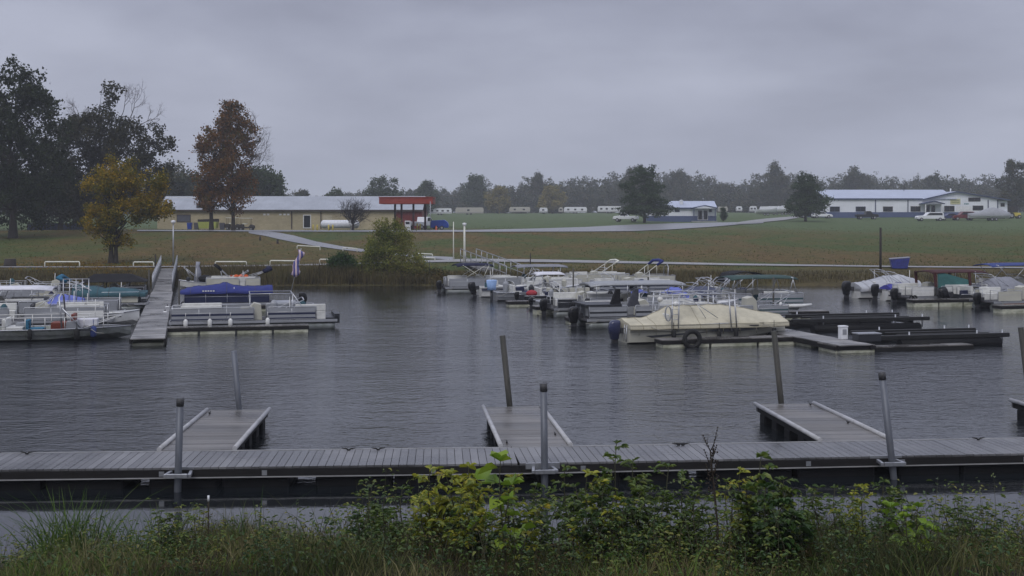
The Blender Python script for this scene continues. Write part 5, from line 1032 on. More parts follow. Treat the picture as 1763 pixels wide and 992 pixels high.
# right cluster spine and gangway
sa, sb = onz(936, 332, .30), onz(566, 263, .30); t, rz, L = walkway('long walkway behind the beige covered boat, its near end at the white power box', sa, sb, 1.3)
gt2 = onz(512, 241.5, 1.25); t, rz, L = walkway('right gangway with sloping handrails, rising to the lamp post on the bank', sb + Vector((-.1, .25, .02)), gt2, 1.3, 'gangway', floats=False); gangrail(t, L, sb, gt2, 1.3, .2, L - .1, 1.1)
slip('cream-floated finger dock in front of the grey pontoon boat, right of the left walkway', 176, 338, 321.5)
slip('cream-floated finger dock with a tyre, in front of the beige covered boat', 724, 880, 335.5, .8, tyre=.20)
slip('cream-floated finger dock behind the beige covered boat, ending under the green canopy', 815, 907, 306.5, .8, z=.42)
slip('short finger dock end showing left of the charcoal pontoon boat', 622, 700, 309.5, .7)
slip('long cream-floated finger dock left of the charcoal pontoon boat', 586, 676, 299.5, .8, z=.42)
slip('finger dock with cream floats below the red and dark fishing boat', 556, 640, 290.5, .7)
slip('green-stained finger dock behind the left cream pontoon boat', 130, 172, 292, .7)
slip('finger dock beneath the blue covered boat, right of the left walkway', 186, 300, 297, .7)
# ---------------- left of the walkway
t, L, h = vhull('open grey-green deck boat with white rails, nearest on the left side', -42, 141, 330.5, W=2.3, hull=TOON, free=.56, rise=.04, mot=None, windshield=False, inner=DECK)
m = MB(); zt = 1.15
for s in (-1, 1):
    y = s * 1.05; m.tube([(-h + .1, y, zt), (h * .25, y, zt), (h * .72, y * .8, zt + .02), (h * .9, y * .35, zt + .06)], .022, 6)
    for k in range(8): x = -h + .1 + k * L * .118; m.tube([(x, y, .6), (x, y, zt)], .018, 5)
    m.tube([(h * .45, y * .9, .62), (h * .9, y * .3, zt)], .02, 5)
m.build('rail', WGEL, t); fender(t, h - 1.35, -1.0, .42, C_BLUE, .12); fender(t, -h + 4.2, -1.24, .34, TYRE, .11)
seat(t, h - 3.0, h - 2.1, -.5, .5, .35, SEATR, 'x+', .5, ); seat(t, -h + 2.2, -h + 2.9, -.6, .2, .3, C_SKY, 'x-', .3); seat(t, h - 2.2, h - 1.3, .1, .8, .35, C_WHITE, None, .6)
m = MB(); m.tube([(-h + 3.6, -.8, .6), (-h + 3.5, -.8, 2.1), (-h + 3.5, 0, 2.25), (-h + 3.5, .8, 2.1), (-h + 3.6, .8, .6)], .035, 6); m.tube([(-h + 4.3, -.8, .6), (-h + 3.6, -.8, 1.6)], .03, 6); m.build('tower', ALU, t)
t, L, h = pontoon('white and grey pontoon boat with a white bow box, second row on the left', -40, 122, 318.5, panel=GREYP, seatm=SEATW, mot=None); m = MB(); m.b2(h * .35, h * .9, -1.18, -1.0, .6, 1.05); m.build('bow_box', WGEL, t, bev=.05)
t, L, h = vhull('white boat with a rounded bow touching the left walkway', 46, 151, 314, hull=WGEL, free=.62, mot=None, windshield=True)
t, L, h = pontoon('silver pontoon boat with a violet-blue tarp over its seats', 14, 134, 309, panel=GREYP, seats=False, mot=None); cover(t, -h * .42, h * .25, 1.7, 1.0, [(0, 1.3), (.3, 1.62), (.7, 1.5), (1, 1.35)], C_LILAC, seed=3)
m = MB(); 
for k in range(5): m.tube([(-h * .1 + k * .28, -1.0, .6), (-h * .1 + k * .28, -1.0, 2.5)], .022, 5)
m.tube([(-h * .1, -1.0, 2.5), (-h * .1 + 1.15, -1.0, 2.5)], .022, 5); m.tube([(-h * .1, -1.0, 2.0), (-h * .1 + 1.15, -1.0, 2.0)], .02, 5); m.build('ladder_frame', ALU, t)
t, L, h = pontoon('pontoon boat under a long white canopy at the left edge of the photo', -70, 60, 309.5, panel=DKP, mot=None); bimini(t, -h * .9, h * .95, 2.3, 1.95, C_WHITE, 1.2, [(-h * .5, -h * .6), (0, h * .1), (h * .6, h * .6)])
t, L, h = pontoon('cream-sided pontoon boat beneath a long dark teal cover', 76, 161, 296.5, panel=CGEL, seats=False, mot=None, x1r=.88); cover(t, -h * .95, h * .95, 2.6, .95, [(0, 1.72), (.25, 1.64), (.42, 1.48), (.62, 1.52), (.8, 1.42), (1, 1.15)], C_TEAL, seed=5, skirt=.25, rib=1.5)
folded(t, -h * .55, 1.2, 1.9, 1.75, R(145), C_SKY, .13)
m = MB(); m.tube([(-h * .98, -1.0, 1.0), (-h * .35, -1.0, 1.1)], .03, 5); m.tube([(-h * .2, -1.0, .95), (-h * .75, -1.0, 1.8)], .04, 5); m.tube([(-h * .75, -1.0, 1.8), (-h * .75, 1.0, 1.8)], .04, 5); m.build('canopy_brace', ALU, t)
t, L, h = pontoon('small cream pontoon boat showing behind the ladder frame', 30, 74, 299, panel=CGEL, mot=None, seats=False)
t, L, h = pontoon('dark boat under a black hipped canopy by the left walkway', 86, 161, 289.5, panel=DKP, mot=None, seats=False)
m = MB(); z0, z1 = 1.62, 2.12; a = h * .98; m.add([(-a, -1.25, z0), (a, -1.25, z0), (a, 1.25, z0), (-a, 1.25, z0), (-a * .62, -.2, z1), (a * .5, -.2, z1), (a * .5, .2, z1), (-a * .62, .2, z1)], [(0, 1, 5, 4), (1, 2, 6, 5), (2, 3, 7, 6), (3, 0, 4, 7), (4, 5, 6, 7)]); cn = m.build('canopy', C_BLK, t, thick=.03)
for x in (-a * .95, -a * .3, a * .4, a * .95):
    for s in (-1, 1): m = MB(); m.tube([(x, s * 1.15, .6), (x, s * 1.15, z0)], .03, 6); m.build('canopy_post', DKP, cn)
t, L, h = pontoon('grey pontoon boat with bare rails, in the back row at the far left', -40, 66, 290, panel=GREYP, mot=None, seats=False, gaps=())
t, L, h = pontoon('low pontoon boat at the back, rails against the leaf-covered bank', -50, 27, 283, panel=None, mot=None, seats=False, gaps=()); t, L, h = pontoon('open-railed pontoon boat in front of the black hipped canopy', 34, 84, 284, panel=None, mot=None, seats=False, gaps=())
# ---------------- right of the left walkway (bows to the left)
t, L, h = pontoon('grey pontoon boat with navy stripes and white fenders, nearest right of the left walkway', 184, 369, 318.5, 'L', panel=GREYP, stripe=NAVYP, gaps=((.42, .50),), mot=None, x0r=.13, x1r=.985)
for u in (.10, .24, .58, .36): fender(t, h - L * u, 1.28, .40, WGEL, .095)
m = MB(); m.tube([(-h + L * .27, 1.12, .55), (-h + L * .27, 1.12, 1.95), (-h + L * .27, -1.12, 1.95), (-h + L * .27, -1.12, .55)], .026, 6); m.tube([(-h + L * .27, 1.12, 1.95), (h * .05, 1.12, 1.95), (h * .05, -1.12, 1.95), (-h + L * .27, -1.12, 1.95)], .026, 6); m.tube([(h * .05, 1.12, .55), (h * .05, 1.12, 1.95)], .022, 6); m.tube([(-h + L * .16, 1.12, .55), (-h + L * .27, 1.12, 1.95)], .022, 6); m.build('canopy_frame', ALU, t)
m = MB(); m.b2(-h - .1, -h + .9, -1.0, 1.0, .53, .60); m.b2(-h - .12, -h + .1, -1.0, 1.0, .3, .8); m.build('stern_platform', DKP, t)
seat(t, h * .02, h * .16, .3, 1.0, .53, CGEL, 'y+', .35)
t, L, h = pontoon('navy pontoon boat under a bright royal blue cover', 196, 300, 296.5, 'L', panel=NAVYP, seats=False, mot=None, gaps=()); cover(t, -h * .97, h * .99, 2.5, 1.15, [(0, 1.62), (.30, 1.60), (.42, 1.66), (.50, 1.84), (.57, 1.80), (.66, 1.66), (.86, 1.62), (1, 1.35)], C_ROYAL, seed=9, skirt=.18, rib=1.0)
m = MB(); [m.b2(h - L * .24 - k * .13, h - L * .24 - k * .13 - .09, 1.262, 1.27, 1.30, 1.38) for k in range(5)]; m.build('maker_lettering', WGEL, t); motor(t, -h - 1.2, -.2, .6, BLKM, 1.25)
m = MB(); m.b2(-h - 1.3, -h + .1, -1.1, 1.1, .35, .5); m.build('stern_deck', ALU, t)
t, L, h = pontoon('beige-sided pontoon boat behind the blue covered one, with orange life jackets', 222, 288, 277, 'L', panel=CGEL, mot=None, console=True); folded(t, -h * .55, 1.2, 1.9, 1.5, R(150), C_NAVY, .16); folded(t, h * .1, 1.2, 1.8, 1.35, R(50), C_BLK, .09)
m = MB(); [m.ball((-h * .1 - k * .3, .9, 1.35), (.17, .12, .2), 8, 5) for k in range(3)]; m.build('life_jackets', mat('orange_fabric', (.65, .12, .03), .7), t)
m = MB(); m.b2(-h * .5, h * .1, -1.1, -.9, 1.3, 1.4); m.build('red_trim', mat('red_trim', (.35, .04, .02), .5), t)
t, L, h = vhull('small white boat moored beside the gangway foot, with a covered post motor', 195, 240, 272.5, 'L', hull=WGEL, free=.6, mot=None, windshield=False, W=1.9); m = MB(); m.tube([(h * .1, 0, .6), (h * .05, 0, 1.5), (h * .08, 0, 2.0), (h * .05, 0, 2.35)], [.25, .2, .12, .15], 8); m.build('motor_cover', canvas('pale_motor_cover', (.28, .29, .33)), t)
m = MB(); m.ball((-h * .3, .7, .95), (.45, .35, .32), 10, 6); m.build('covered_seat', C_BLK, t)
fx = onwater(318, 294); t = thing('furled_flag', 'blue, white and red flag hanging furled from a slanted staff', 'flag', (fx.x, fx.y, 1.9), 0)
m = MB(); m.tube([(0, 0, -1.0), (.55, 0, 1.35)], .018, 6); m.build('staff', ALU, t)
rows = []
for i in range(9): q = i / 8; c = Vector((.14 + .40 * q, 0, -.1 + 1.3 * q)); w = .16 + .05 * math.sin(q * 7); rows.append([(c.x + w * math.cos(a) * (.9 + .5 * math.sin(q * 9 + a)), c.y + w * .4 * math.sin(a), c.z - w * math.cos(a) * .5) for a in [k * math.pi / 5 for k in range(10)]])
fm = bpy.data.materials.new('flag_cloth'); fm.use_nodes = True; nt = fm.node_tree; tcn = nd(nt, 'ShaderNodeTexCoord'); wv = nd(nt, 'ShaderNodeTexWave'); wv.inputs['Scale'].default_value = 1.6; wv.inputs['Distortion'].default_value = 2; nt.links.new(tcn.outputs['Object'], wv.inputs[0]); nt.links.new(ramp(nt, wv.outputs[1], [(0, (.03, .04, .22)), (.42, (.6, .6, .65)), (.62, (.45, .05, .06)), (.85, (.6, .6, .65))], 'CONSTANT'), nt.nodes['Principled BSDF'].inputs[0])
m = MB(); m.loft(rows, closed=True, caps=True); m.build('cloth', fm, t)
# ---------------- right cluster, back to front (sterns to the left)
t, L, h = pontoon('silver pontoon boat with a raised navy canopy, at the left end of the right group', 487, 574, 276.5, panel=GREYP, gaps=((.5, .56),)); bimini(t, -h + .8, -h + 3.2, 2.2, 2.3, C_NAVY, 1.2, [(-h + 1.3, -h + 2.7), (-h + 2.5, -h + 1.2), (-h + 2.5, -h + 2.9)], CREAMP)
t, L, h = vhull('speedboat with a big black outboard, second from the left in the right group', 527, 600, 280.5, hull=WGEL, stripe=NAVYP, mr=1.35, mtilt=R(-12))
t, L, h = vhull('boat under a sagging dark grey canopy on the near side of the gangway', 556, 628, 275.5, hull=GREYP, mot=None); bimini(t, -h + .6, h - .4, 2.1, 2.15, C_GREY, .8, [(-h + 1.2, -h + 1.6), (h * .1, -h + 1.6), (h * .5, h * .6)])
t, L, h = vhull('grey fishing boat whose motor wears a pale blue bucket', 545, 622, 284.5, hull=ALU, mot=None, windshield=False, free=.6); m = MB(); m.tube([(-h - .2, 0, .75), (-h - .2, 0, 1.0), (-h - .2, 0, 1.45), (-h - .2, 0, 1.5)], [.26, .27, .33, .3], 12); m.build('motor_bucket', mat('pale_blue_plastic', (.28, .42, .68), .4), t); m = MB(); m.tube([(-h - .2, 0, -.4), (-h - .2, 0, .8)], .08, 8); m.build('motor_leg', DKP, t); bimini(t, h * .1, h * .95, 1.7, 1.95, C_WHITE, .7, [(h * .1, h * .3), (h * .6, h * .4)])
t, L, h = pontoon('cream tower boat at the back of the right group, arch leaning forward', 624, 692, 271, panel=CGEL, mot=None, gaps=()); folded(t, -h * .1, 1.2, 2.0, 1.9, R(38), CREAMP, .07, CREAMP, 1.0)
t, L, h = pontoon('boat with a folded royal blue canopy propped over its bow', 676, 742, 273, panel=CGEL, mot=None, seats=False); folded(t, -h * .15, 1.2, 2.0, 1.85, R(42), C_ROYAL, .12, CREAMP, 1.0); m = MB(); m.tube([(h * .75, -.5, .6), (h * .78, -.45, 1.9), (h * .82, 0, 2.1), (h * .78, .45, 1.9), (h * .75, .5, .6)], .03, 6); m.build('grab_arch', ALU, t)
t, L, h = vhull('dark blue-grey fishing boat with a cluttered deck, right of the pale blue bucket', 574, 652, 287.5, hull=DKP, free=.55, mot=BLKM, mr=.8, windshield=True, inner=DECK); m = MB(); [m.box((-h * .2 + k * .45, .2 * math.sin(k * 3), .85), (.3, .4, .35)) for k in range(6)]; m.build('deck_box', CGEL, t)
m = MB(); m.ball((-h * .75, -.5, .7), (.35, .3, .25), 8, 5); m.build('red_bag', mat('red_bag_fabric', (.32, .03, .04), .7), t)
t, L, h = vhull('low aluminium boat on the long finger dock, its white bow to the right', 590, 668, 293.5, hull=ALU, free=.5, mot=BLKM, mr=.75, windshield=False, inner=DECK)
t, L, h = pontoon('pontoon boat under a long flat aluminium roof', 640, 756, 304, panel=GREYP, mot=BLKM, seats=True); bimini(t, -h + .3, h - .2, 2.3, 2.08, mat('flat_alu_roof', (.30, .31, .32), .45, .3), 1.2, [(-h + .6, -h + .6), (-h * .2, -h * .2), (h * .85, h * .85)], thick=.09)
t, L, h = vhull('boat under a grey-blue cover behind the violet-blue tarp', 742, 818, 295, mot=None, hull=WGEL, stripe=NAVYP); cover(t, -h * .9, h * .85, 2.15, .8, [(0, 1.2), (.3, 1.58), (.55, 1.52), (1, 1.0)], canvas('slate_canvas', (.085, .095, .14)), seed=12, taper=(0, .7))
for k in range(3): folded(t, -h * .35 + k * .9, 1.3, 1.7, 1.0, R(48), ALU, .035)
t, L, h = vhull('boat with a curved black canopy, left of the green canopy', 776, 828, 289.5, mot=None, hull=WGEL); m = MB()
rows = [[(-h * .2 + 2.6 * q, y, 2.05 + .28 * math.sin(math.pi * min(1, q * 1.1)) - (.5 if q == 0 else 0) * 1) for y in (-1, -.5, 0, .5, 1)] for q in [k / 8 for k in range(9)]]
m.loft(rows); cn = m.build('canopy', C_BLK, t, thick=.05); m = MB(); [m.tube([(a, s, .75), (b, s * .98, 2.1)], .02, 5) for a, b in ((-h * .1, .2), (h * .3, 1.6)) for s in (-1, 1)]; [m.tube([(b, -.98, 2.1), (b, 0, 2.2), (b, .98, 2.1)], .02, 5) for b in (.2, 1.6)]; [m.tube([(.2, s, 2.1), (1.6, s, 2.1)], .015, 5) for s in (-.98, .98)]; m.build('canopy_frame', ALU, cn)
t, L, h = pontoon('grey and teal pontoon boat under a long dark green canopy', 797, 880, 298, panel=GREYP, stripe=TEALG, mot=None, x1r=.99); bimini(t, -h + .2, h * .86, 2.3, 2.25, C_GREEN, 1.2, [(-h * .35, -h * .35), (h * .2, h * .2), (h * .82, h * .70), (h * .62, h * .72)]); fender(t, -h * .25, -1.3, .4); fender(t, h * .35, -1.3, .4)
m = MB(); m.tube([(h * .35, -1.32, .42), (h * .9, -1.32, .42), (h + .35, -1.32, .48)], [.12, .12, .08], 10); m.build('long_fender', WGEL, t)
t, L, h = vhull('boat covered by a crumpled violet-blue tarp', 694, 774, 299.5, mot=None, hull=WGEL, W=2.2); cover(t, -h * .98, h * .8, 2.25, .75, [(0, 1.3), (.12, 1.62), (.3, 1.35), (.5, 1.3), (.65, 1.70), (.8, 1.6), (1, .9)], C_LILAC, seed=21, taper=(0, .6))
t, L, h = pontoon('charcoal and silver pontoon boat with two upright black canvas fins', 642, 788, 315, panel=GREYP, stripe=DKP, gaps=((.30, .36),), mr=1.3, x0r=.02, seats=True)
for k, x in enumerate((.22, .36)):
    m = MB(); xx = -h + L * x; m.prism([(xx - .30, 1.15), (xx + .02, 2.15), (xx + .22, 2.15), (xx + .20, 1.5), (xx + .32, 1.15)], -1.05 + k * .1, -.85 + k * .1); m.build('canvas_fin', C_BLK if k == 0 else canvas('dark_grey_canvas', (.06, .062, .075)), t, bev=.03)
m = MB(); m.b2(-h, -h + 1.6, -1.22, 1.22, 1.24, 1.32); m.build('stern_cover', DKP, t)
# beige covered boat
t, L, h = vhull('large cream boat under a fitted beige cover with a steel tower', 690, 872, 332, W=2.5, hull=CGEL, free=.86, mot=None, windshield=False, inner=DECK); s = L / 182.0; hx = lambda u: -h + (u - 690) * s
motor(t, -h + .05, -.1, .55, mat('navy_engine_cowl', (.02, .025, .07), .2, coat=.5), 1.35)
cover(t, -h - .02, h * .93, 2.6, .70, [(0, 1.16), (.14, 1.18), (.27, 1.66), (.36, 1.76), (.62, 1.76), (.70, 1.66), (.86, 1.42), (1, 1.20)], C_BEIGE, seed=2, skirt=.20, taper=(.0, .22), rib=-.22)
m = MB(); m.tube([(-h - .03, -1.315, .90), (-h * .5, -1.318, .90), (h * .3, -1.318, .90), (h * .62, -1.28, .90), (h * .93, -1.02, .90)], .014, 5); m.tube([(-h - .03, -1.32, .70), (-h * .5, -1.32, .71), (h * .3, -1.32, .70), (h * .62, -1.29, .70), (h * .93, -1.04, .70)], .018, 5)
for k in range(9): xx = -h + .3 + k * L * .1; m.tube([(xx, -1.32, .70), (xx + .03, -1.26, .42)], .010, 4)
m.build('seam', mat('dark_beige_seam', (.22, .20, .14), .7), t)
m = MB(); m.prism([(hx(705), .40), (hx(760), .52), (hx(775), .50), (hx(712), .30)], -1.262, -1.25); m.prism([(hx(765), .55), (hx(800), .72), (hx(832), .62), (hx(800), .50)], -1.262, -1.25); m.build('hull_graphic', DKP, t)
m = MB()
for u in (733, 740, 798, 804):
    for sd in (-1, 1): m.tube([(hx(u), sd * 1.31, .55), (hx(u + (2 if u < 760 else -2)), sd * 1.2, 2.35)], .03, 6)
for sd in (-1, 1):
    m.tube([(hx(731), sd * 1.2, 2.35), (hx(806), sd * 1.2, 2.35)], .03, 6); m.tube([(hx(731), sd * 1.2, 2.15), (hx(806), sd * 1.2, 2.15)], .022, 6)
    for k in range(8): m.tube([(hx(735 + k * 9), sd * 1.2, 2.15), (hx(740 + k * 9), sd * 1.2, 2.35)], .014, 4)
for u in (731, 750, 769, 788, 806): m.tube([(hx(u), -1.2, 2.35), (hx(u), 1.2, 2.35)], .022, 6)
for k in range(5): m.tube([(hx(733.3), -1.29, .9 + k * .25), (hx(740), -1.29, .9 + k * .25)], .014, 4)
m.build('tower', ALU, t)
m = MB(); m.ball((hx(738), -1.25, 1.9), (.13, .1, .13), 10, 6); m.build('tower_speaker', WGEL, t); m = MB(); m.ball((hx(742), 1.2, 1.95), (.13, .1, .13), 10, 6); m.build('tower_speaker', WGEL, t)
m = MB(); rr = [(hx(729) + .12 * math.cos(a), -1.34, 1.45 + .35 * math.sin(a)) for a in [k * math.pi / 8 for k in range(17)]]; m.tube(rr, .03, 6, caps=False); m.build('coiled_rope', GREYP, t)
for u in (735, 803, 845): fender(t, hx(u), -1.33, .42, TYRE, .09)
m = MB(); [m.tube([(-h - .05, y, .9), (-h - .09, y, .1)], .022, 5) for y in (-.9, -.6)]; [m.tube([(-h - .08, -.9, z), (-h - .08, -.6, z)], .018, 5) for z in (.25, .5, .75)]; m.build('ladder', ALU, t)
# empty slips on the right
BLKW = mat('dark_wet_timber', (.014, .014, .014), .55, var=.4, vs=3)
def lift(label, uL, uR, v, w=2.4, z=.5, group='empty boat lifts at the right'):
    loc, rz, L = placed(uL, uR, v, w / YS, 'R', YAW); t = thing('boat_lift', label, 'boat lift', loc, rz, group); h = L / 2
    for s_ in (-1, 1): m = MB(); m.b2(-h, h, s_ * w / 2 - .09, s_ * w / 2 + .09, z - .16, z); m.build('side_rail', BLKW, t, bev=.02)
    for x in (-h * .6, 0, h * .75):
        m = MB(); m.b2(x - .06, x + .06, -w / 2, w / 2, z - .3, z - .17); m.build('cross_beam', BLKW, t)
    for s_ in (-1, 1):
        m = MB(); m.tube([(-h * .7, s_ * w / 2, .08), (h * .85, s_ * w / 2, .08)], .22, 10); m.build('float_tank', BLACKPL, t)
        for x in (-h * .55, h * .5, h * .9): m = MB(); m.tube([(x, s_ * w / 2, .1), (x, s_ * w / 2, z + .12)], .03, 6); m.build('bracket_post', GALV, t)
    for s_ in (-.4, .4): m = MB(); m.b2(-h * .6, h * .85, s_ - .07, s_ + .07, z - .12, z - .03); m.build('bunk', BLKW, t, bev=.02)
    return t, L, h
lift('empty dark boat lift with long black rails, behind the white power box', 866, 1016, 318.5, 2.4, .55); lift('empty dark boat lift nearest the camera, reaching furthest right', 962, 1103, 335.5, 2.1, .45)
slip('low wet finger dock in front of the nearest empty boat lift', 940, 1065, 340.0, .6, z=.16, fl=BLACKPL, pm=PLANK2)
slip('stubby cream-floated dock end beside the white power box', 913, 958, 341.5, 1.3, z=.27)
slip('dark finger dock between the two empty boat lifts', 952, 1010, 327.5, .9, z=.24, fl=BLACKPL)
slip('low finger dock right of the beige boat, with a row of cream floats', 884, 915, 334.5, .9, z=.27)
p = onz(922, 326, .30); t = thing('power_box', 'white power box standing at the near end of the right walkway', 'power box', p, YAW)
m = MB(); m.b2(-.14, .14, -.12, .12, 0, .46); m.prism([(-.16, .46), (-.14, .51), (.14, .51), (.16, .46)], -.14, .14); m.build('cabinet', WHITEP, t, bev=.015); m = MB(); m.b2(-.08, .08, -.13, -.121, .18, .38); m.build('door', GREYP, t)
p = onz(948, 328, .28); t = thing('storage_box', 'low dark storage box on the dock right of the white power box', 'box', p, YAW); m = MB(); m.b2(-.45, .45, -.25, .25, 0, .26); m.build('body', DKP, t, bev=.02); m = MB(); m.b2(-.47, .47, -.27, .27, .265, .31); m.build('lid', GALV, t, bev=.01)
# far right group
t, L, h = vhull('boat under a light grey cover, leftmost of the far right group', 942, 1016, 282, W=2.3, mot=BLKM, mr=1.5, windshield=False, hull=WGEL); cover(t, -h, h * .95, 2.45, .55, [(0, 1.2), (.2, 1.3), (.45, 1.68), (.75, 1.75), (1, 1.3)], C_LGREY, seed=31, skirt=.3, taper=(0, .5))
t, L, h = vhull('white boat with a violet-blue seat cover and a slim black outboard', 972, 1024, 284.5, W=2.0, mr=1.3, windshield=False, hull=WGEL); cover(t, -h * .8, h * .2, 1.8, .8, [(0, 1.15), (.5, 1.3), (1, 1.2)], C_PURP, seed=32)
t, L, h = pontoon('white-sided pontoon boat under a maroon canopy with an aqua curtain', 994, 1072, 288, panel=WGEL, mr=1.2, gaps=((.36, .46), (.62, .68))); bimini(t, -h + 1.6, h + .6, 2.3, 2.25, C_MAR, 1.2, [(h * .9, h * .9)])
MARP = canvas('maroon_post', (.07, .025, .025))
for x in (-h + 1.7, -h + 3.9):
    for s_ in (-1, 1): m = MB(); m.prism([(x, 1.2), (x - .08, 2.22), (x + .08, 2.22), (x + .12, 1.2)], s_ * 1.12 - .04, s_ * 1.12 + .04); m.build('canopy_post', MARP, t)
m = MB(); m.prism([(-h + 1.95, 1.1), (-h + 1.9, 2.1), (-h + 2.2, 2.2), (-h + 3.9, 1.65), (-h + 4.0, 1.1)], -1.1, -1.06); m.build('curtain', C_AQUA, t)
for k in (0, 1): m = MB(); rr = [(-h - .1 + k * .05, -1.1 + .0, .35 + .25 * math.sin(a)) if False else (-h + .15 + k * .2 + .14 * math.cos(a), -1.28, .35 + .26 * math.sin(a)) for a in [j * math.pi / 8 for j in range(17)]]; m.tube(rr, .05, 6, caps=False); m.build('hose_coil', TYRE, t)
t, L, h = vhull('boat with a big tilted black outboard right of the maroon canopy', 1052, 1112, 289, W=2.2, mr=1.7, mtilt=R(-20), windshield=True, hull=DKP)
t, L, h = vhull('boat under a dark grey cover, right of the big tilted outboard', 1066, 1135, 286, W=2.3, mot=None, windshield=False, hull=WGEL); cover(t, -h, h * .9, 2.45, .7, [(0, 1.1), (.2, 1.25), (.5, 1.75), (.75, 1.8), (1, 1.2)], C_GREY, seed=33, skirt=.2, taper=(0, .5))
t, L, h = pontoon('pontoon boat with a high blue canopy at the right edge of the photo', 1085, 1180, 281, panel=CGEL, mot=BLKM, mr=1.2); bimini(t, -h + .1, h - 1, 2.3, 2.5, C_BLUE, 1.2, [(-h + 1.5, -h + .5), (-h + 1.5, -h + 2.5)])
t, L, h = pontoon('cream and rust-marked pontoon boat at the right edge, nearest of its group', 1087, 1190, 294, panel=CGEL, mot=BLKM, mr=1.15); m = MB(); m.b2(-h + .6, -h + 1.9, -1.24, -1.225, .18, .4); m.build('rust_patch', mat('rust_orange', (.24, .08, .03), .8), t)
slip('cream-floated finger dock below the maroon canopy boat', 1000, 1080, 291, .8, z=.4); slip('cream-floated finger dock at the right edge of the photo', 1096, 1185, 298, .8, z=.4)

# more of the crowded right group
t, L, h = pontoon('silver pontoon boat half hidden behind the flat aluminium roof', 652, 742, 281, panel=GREYP, mot=BLKM, stripe=NAVYP, gaps=((.4, .5),)); cover(t, -h * .2, h * .8, 1.9, .9, [(0, 1.1), (.5, 1.35), (1, 1.1)], canvas('dull_blue_canvas', (.06, .09, .17)), seed=44)
t, L, h = vhull('white runabout behind the two upright canvas fins', 660, 730, 299, hull=WGEL, stripe=NAVYP, mot=BLKM, mr=1.0)
t, L, h = pontoon('low charcoal pontoon boat right of the long finger dock', 606, 690, 302, panel=DKP, mot=BLKM, mr=1.1, seatm=SEATW, rail_h=.6)
t, L, h = vhull('white boat with a blue striped side, behind the red bag boat', 566, 640, 282.5, hull=WGEL, stripe=C_BLUE, mot=BLKM, mr=1.1)
t, L, h = pontoon('small pontoon boat with white seats under the sagging dark grey canopy', 575, 640, 279, panel=WGEL, mot=None, seatm=SEATW)
t, L, h = vhull('white bowrider showing between the violet-blue tarp and the green canopy', 752, 816, 302, hull=WGEL, stripe=C_BLUE, mot=BLKM, mr=1.0)
t, L, h = pontoon('grey pontoon boat with a mesh tower, behind the beige boat bow', 806, 866, 310, panel=GREYP, mot=None, stripe=TEALG, rail_h=.55, seats=False)
for i, (u, vt, vw, lab) in enumerate([(627, 246, 284, 'dark dock post behind the red bag boat'), (709, 258, 296, 'dark dock post left of the violet-blue tarp'), (846, 258, 300, 'dark dock post among the rails of the green canopy boat'), (1062, 262, 285, 'dark dock post behind the big tilted outboard'), (196, 262, 300, 'dark dock post by the bow of the blue covered boat'), (163, 250, 285, 'dark dock post by the black hipped canopy')]):
    y = WY(vw); a = P(u, vt, y); pile(lab, Vector((a.x, y, min(a.z, 1.9))), Vector((a.x, y, .3)), .045, RUST, z0=-1.0)
for i, (u, v, lab) in enumerate([(600, 279, 'white mooring buoy ball hanging by the red bag boat'), (183, 297, 'white ball fender on the edge of the left walkway, the far one'), (180.5, 303, 'white ball fender on the edge of the left walkway, the near one'), (1012, 290, 'white ball fender floating below the maroon canopy')]):
    p = onwater(u, v); t = thing('ball_fender', lab, 'fender', (p.x, p.y, .02), 0); m = MB(); m.ball((0, 0, .16), .17, 12, 8); m.build('ball', WGEL, t); m = MB(); m.tube([(0, 0, .32), (0, 0, .40)], .03, 6); m.build('eye', DKP, t)

# ================================================================ near bank: weeds and saplings
G_GREEN = leafmat('fresh_grass_blades', [(.022, .048, .012), (.05, .10, .02), (.10, .165, .03), (.18, .21, .055)], trans=.3)
G_SEED = leafmat('seedy_dull_grass', [(.026, .032, .014), (.060, .070, .026), (.12, .12, .048), (.24, .21, .11)], trans=.25)
G_RED = leafmat('reddish_dry_weeds', [(.030, .022, .012), (.07, .045, .020), (.10, .085, .030), (.13, .10, .05)], trans=.2)
LF_YEL = leafmat('yellow_green_sapling_leaves', [(.10, .15, .015), (.24, .27, .028), (.38, .37, .04), (.32, .15, .02)], .4, .4, .4)
LF_GRN = leafmat('mid_green_sapling_leaves', [(.026, .055, .012), (.062, .105, .018), (.12, .165, .026), (.22, .21, .04)], .4, .4, .35)
LF_DK = leafmat('dark_green_weed_leaves', [(.016, .040, .010), (.035, .075, .016), (.065, .115, .024)], .45, .35, .3)
LF_LOBE = leafmat('bright_lobed_leaves', [(.12, .22, .02), (.22, .34, .03), (.34, .40, .04)], .4, .4, .4)
STEM = mat('green_brown_stems', (.055, .055, .028), .7, var=.3); DSTALK = mat('dead_brown_stalk', (.035, .027, .02), .9, var=.3)
